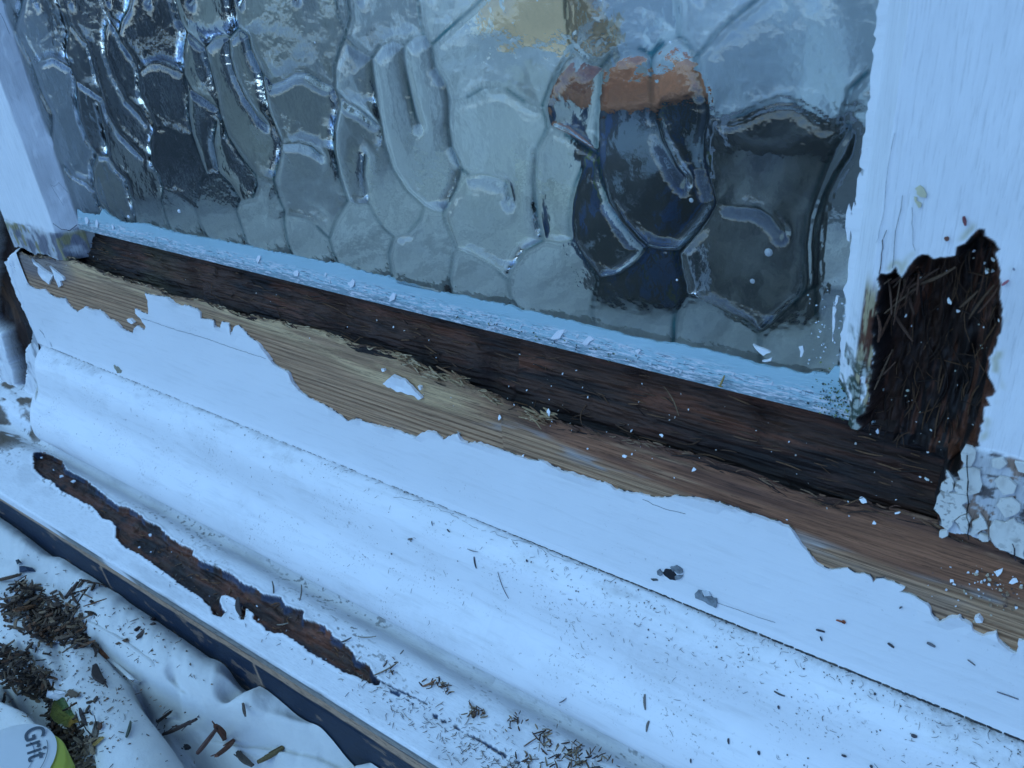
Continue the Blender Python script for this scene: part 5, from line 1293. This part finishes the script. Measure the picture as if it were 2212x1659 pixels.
# heaps of shredded rotten wood
hp = Slivers()
def heap(poly, n, L0, dark, hmax, zbase=None):
    xs_, ys_ = [p[0] for p in poly], [p[1] for p in poly]; c_ = 0
    PA = [tuple(p) for p in poly]
    while c_ < n:
        px, py = rs.uniform(min(xs_), max(xs_)), rs.uniform(min(ys_), max(ys_))
        if not inside(np.array([px]), np.array([py]), PA)[0]:
            if rs.random() > .12: continue
            px += rs.normal(0, 10); py += rs.normal(0, 10)
        c_ += 1; p = on_cloth(px, py); a = rs.normal(.6, 1.1)
        hp.add(p + np.array((0, 0, abs(rs.normal(0, hmax)))), (math.cos(a), math.sin(a), rs.normal(0, .25)), (0, 0, 1), abs(rs.normal(L0 * .5, L0 * .6)) + .0012, rs.uniform(.0004, .0026), rs.uniform(.0003, .0008), random.choice(dark), rs.normal(0, .08), 4)
DKB = [(.30, .20, .12), (.19, .09, .045), (.07, .045, .03), (.11, .07, .045), (.045, .03, .024), (.15, .10, .065), (.09, .05, .03), (.035, .025, .02), (.20, .14, .09)]
heap([(15, 1290), (40, 1262), (75, 1268), (100, 1290), (145, 1310), (190, 1340), (215, 1385), (205, 1402), (150, 1400), (85, 1395), (50, 1350), (10, 1335)], 560, .007, DKB, .0030)
heap([(-10, 1400), (50, 1405), (75, 1440), (110, 1460), (120, 1500), (85, 1520), (40, 1490), (-10, 1470)], 420, .006, [tuple(np.array(c) * .6) for c in DKB], .002)
heap([(100, 1510), (130, 1520), (150, 1560), (185, 1590), (200, 1600), (175, 1640), (140, 1640), (110, 1575)], 260, .005, [tuple(np.array(c) * .45) for c in DKB], .001)
heap([(165, 1605), (205, 1605), (205, 1680), (160, 1680)], 120, .005, [(.2, .15, .1), (.14, .10, .07), (.28, .2, .12)], .002)
for k in range(900):
    px, py = rs.normal(190, 130), rs.normal(1430, 110)
    if py < 1130 + .62 * px or px > 760 or py > 1700: continue
    p = on_cloth(px, py); a = rs.uniform(0, 6.3)
    if rs.random() < .6: hp.add(p + np.array((0, 0, .0004)), (math.cos(a), math.sin(a), rs.normal(0, .1)), (0, 0, 1), abs(rs.normal(.0012, .0012)) + .0004, rs.uniform(.0002, .0005), .0002, random.choice(DKB), 0, 2)
    else: hp.flake(p + np.array((0, 0, .0003)), (0, 0, 1), abs(rs.normal(.0003, .0003)) + .0001, .0002, random.choice(DKB + [(.7, .7, .7)]), ang=a)
build_top(hp, 'wood_debris', 'shredded dark rotten wood heaped and scattered over the dust sheet', kind='stuff')
# the green leaf
def leaf():
    n = 22; c = R0([(625, 1190)])[0]; pts = []
    for k in range(n):
        a = 2 * math.pi * k / n; r = 1 + .10 * math.cos(2 * a) + .05 * math.sin(5 * a)
        pts.append((c[0] + 33 * r * math.cos(a), c[1] + 34 * r * math.sin(a)))
    z0_ = on_cloth(*c)[2] + .003; V = []; T = []
    for ring in range(6):
        for k, (px, py) in enumerate(pts):
            q = ring / 5; x_, y_ = cz_(c[0] + (px - c[0]) * q, c[1] + (py - c[1]) * q, z0_); V.append((x_, y_, z0_ + .0035 * q * q + .0009 * math.sin(k * 2.1) * q)); g_ = rs.uniform(.8, 1.2)
            T.append(tuple(np.array((.15, .15, .025) if (k < 14) else (.075, .12, .03)) * g_) if not (1 < k < 6 and q > .3) else (.28, .15, .02))
    F_ = [(r_ * n + k, r_ * n + (k + 1) % n, (r_ + 1) * n + (k + 1) % n, (r_ + 1) * n + k) for r_ in range(5) for k in range(n)]
    V = np.array(V); m_ = len(V); V2 = V - np.array((0, 0, .0004)); F2 = [tuple(v + m_ for v in f[::-1]) for f in F_]; E_ = [(5 * n + k, 5 * n + (k + 1) % n, m_ + 5 * n + (k + 1) % n, m_ + 5 * n + k)[::-1] for k in range(n)]
    t_ = empty('leaf', (float(V[:, 0].mean()), float(V[:, 1].mean()), z0_), 'round green and yellow leaf in the dark hollow of the dust sheet', 'leaf')
    mesh_np('leaf_blade', np.vstack([V, V2]), np.array(F_ + F2 + E_), attr_mat('leaf_surface', (200, 200, 200), 2, .35, .5), t_, tint=np.array(T + T))
    s_ = Slivers(); a, b = V[3], V[14]; s_.add((a + b) / 2 + np.array((0, 0, .0001)), b - a, (0, 0, 1), np.linalg.norm(b - a), .0006, .0006, (.22, .25, .08)); s_.build('leaf_vein', M_CRUMB, t_)
leaf()
# the white lid with its yellow green rim and the word printed on it
cc_ = cz_(4, 1668, -.192); ed = cz_(124, 1640, -.192); Rd = math.hypot(ed[0] - cc_[0], ed[1] - cc_[1])
t_ = empty('sanding_disc_pack', (cc_[0], cc_[1], -.197), 'round white pack printed with the word Grit, yellow green rim, in the bottom left corner', 'pack')
M_PK = plain('pack_white_label', (.66, .68, .68), .45, 20, .08); M_YG = plain('pack_rim', (.48, .50, .06), .5, 60, .15); M_INK = plain('print_ink', (.06, .08, .10), .6, 60, .1)
zt = -.190
yo = cz_(23, 1682, -.192)
lathe('pack_body', [(Rd * .99, -.014), (Rd * 1.0, -.0015), (Rd * .97, -.0004), (.0001, -.0002)], M_YG, t_, 96, (yo[0], yo[1], zt))
lathe('pack_label', [(.0001, .0022), (Rd * .5, .0020), (Rd * .9, .0014), (Rd * 1.001, .0007)], M_PK, t_, 96, (cc_[0], cc_[1], zt))
def text_on(txt, size, p, ang, z, name, parent, m):
    cu = bpy.data.curves.new(name, 'FONT'); cu.body = txt; cu.size = size; cu.extrude = .00005; cu.shear = .18; cu.space_character = 1.05; cu.offset = size * .012
    o1 = bpy.data.objects.new('tmp', cu); COL.objects.link(o1); dg = bpy.context.evaluated_depsgraph_get(); me_ = bpy.data.meshes.new_from_object(o1.evaluated_get(dg)); bpy.data.objects.remove(o1)
    me_.transform(Matrix.Translation((p[0], p[1], z)) @ Matrix.Rotation(ang, 4, 'Z')); return link(name, me_, m, parent)
g0 = cz_(68, 1580, zt); g1 = cz_(78, 1640, zt); ang_ = math.atan2(g1[1] - g0[1], g1[0] - g0[0]); g0 = cz_(55, 1583, zt)
text_on('Grit', .0125, g0, ang_, zt + .00215, 'lettering', t_, M_INK)
for rr, a0, a1 in ((.62, -.9, 1.6), (.86, -.6, 1.3)):     # thin printed rings
    V = []; n = 40
    for k in range(n):
        a = a0 + (a1 - a0) * k / (n - 1)
        for q in (-.00016, .00016): V.append((cc_[0] + (Rd * rr + q) * math.cos(a), cc_[1] + (Rd * rr + q) * math.sin(a), zt + .0022))
    mesh_np('printed_line', np.array(V), grid_faces(n, 2)[:, ::-1], plain('pale_ink', (.16, .2, .26), .6, 60, .1) if rr < .7 else M_INK, t_)
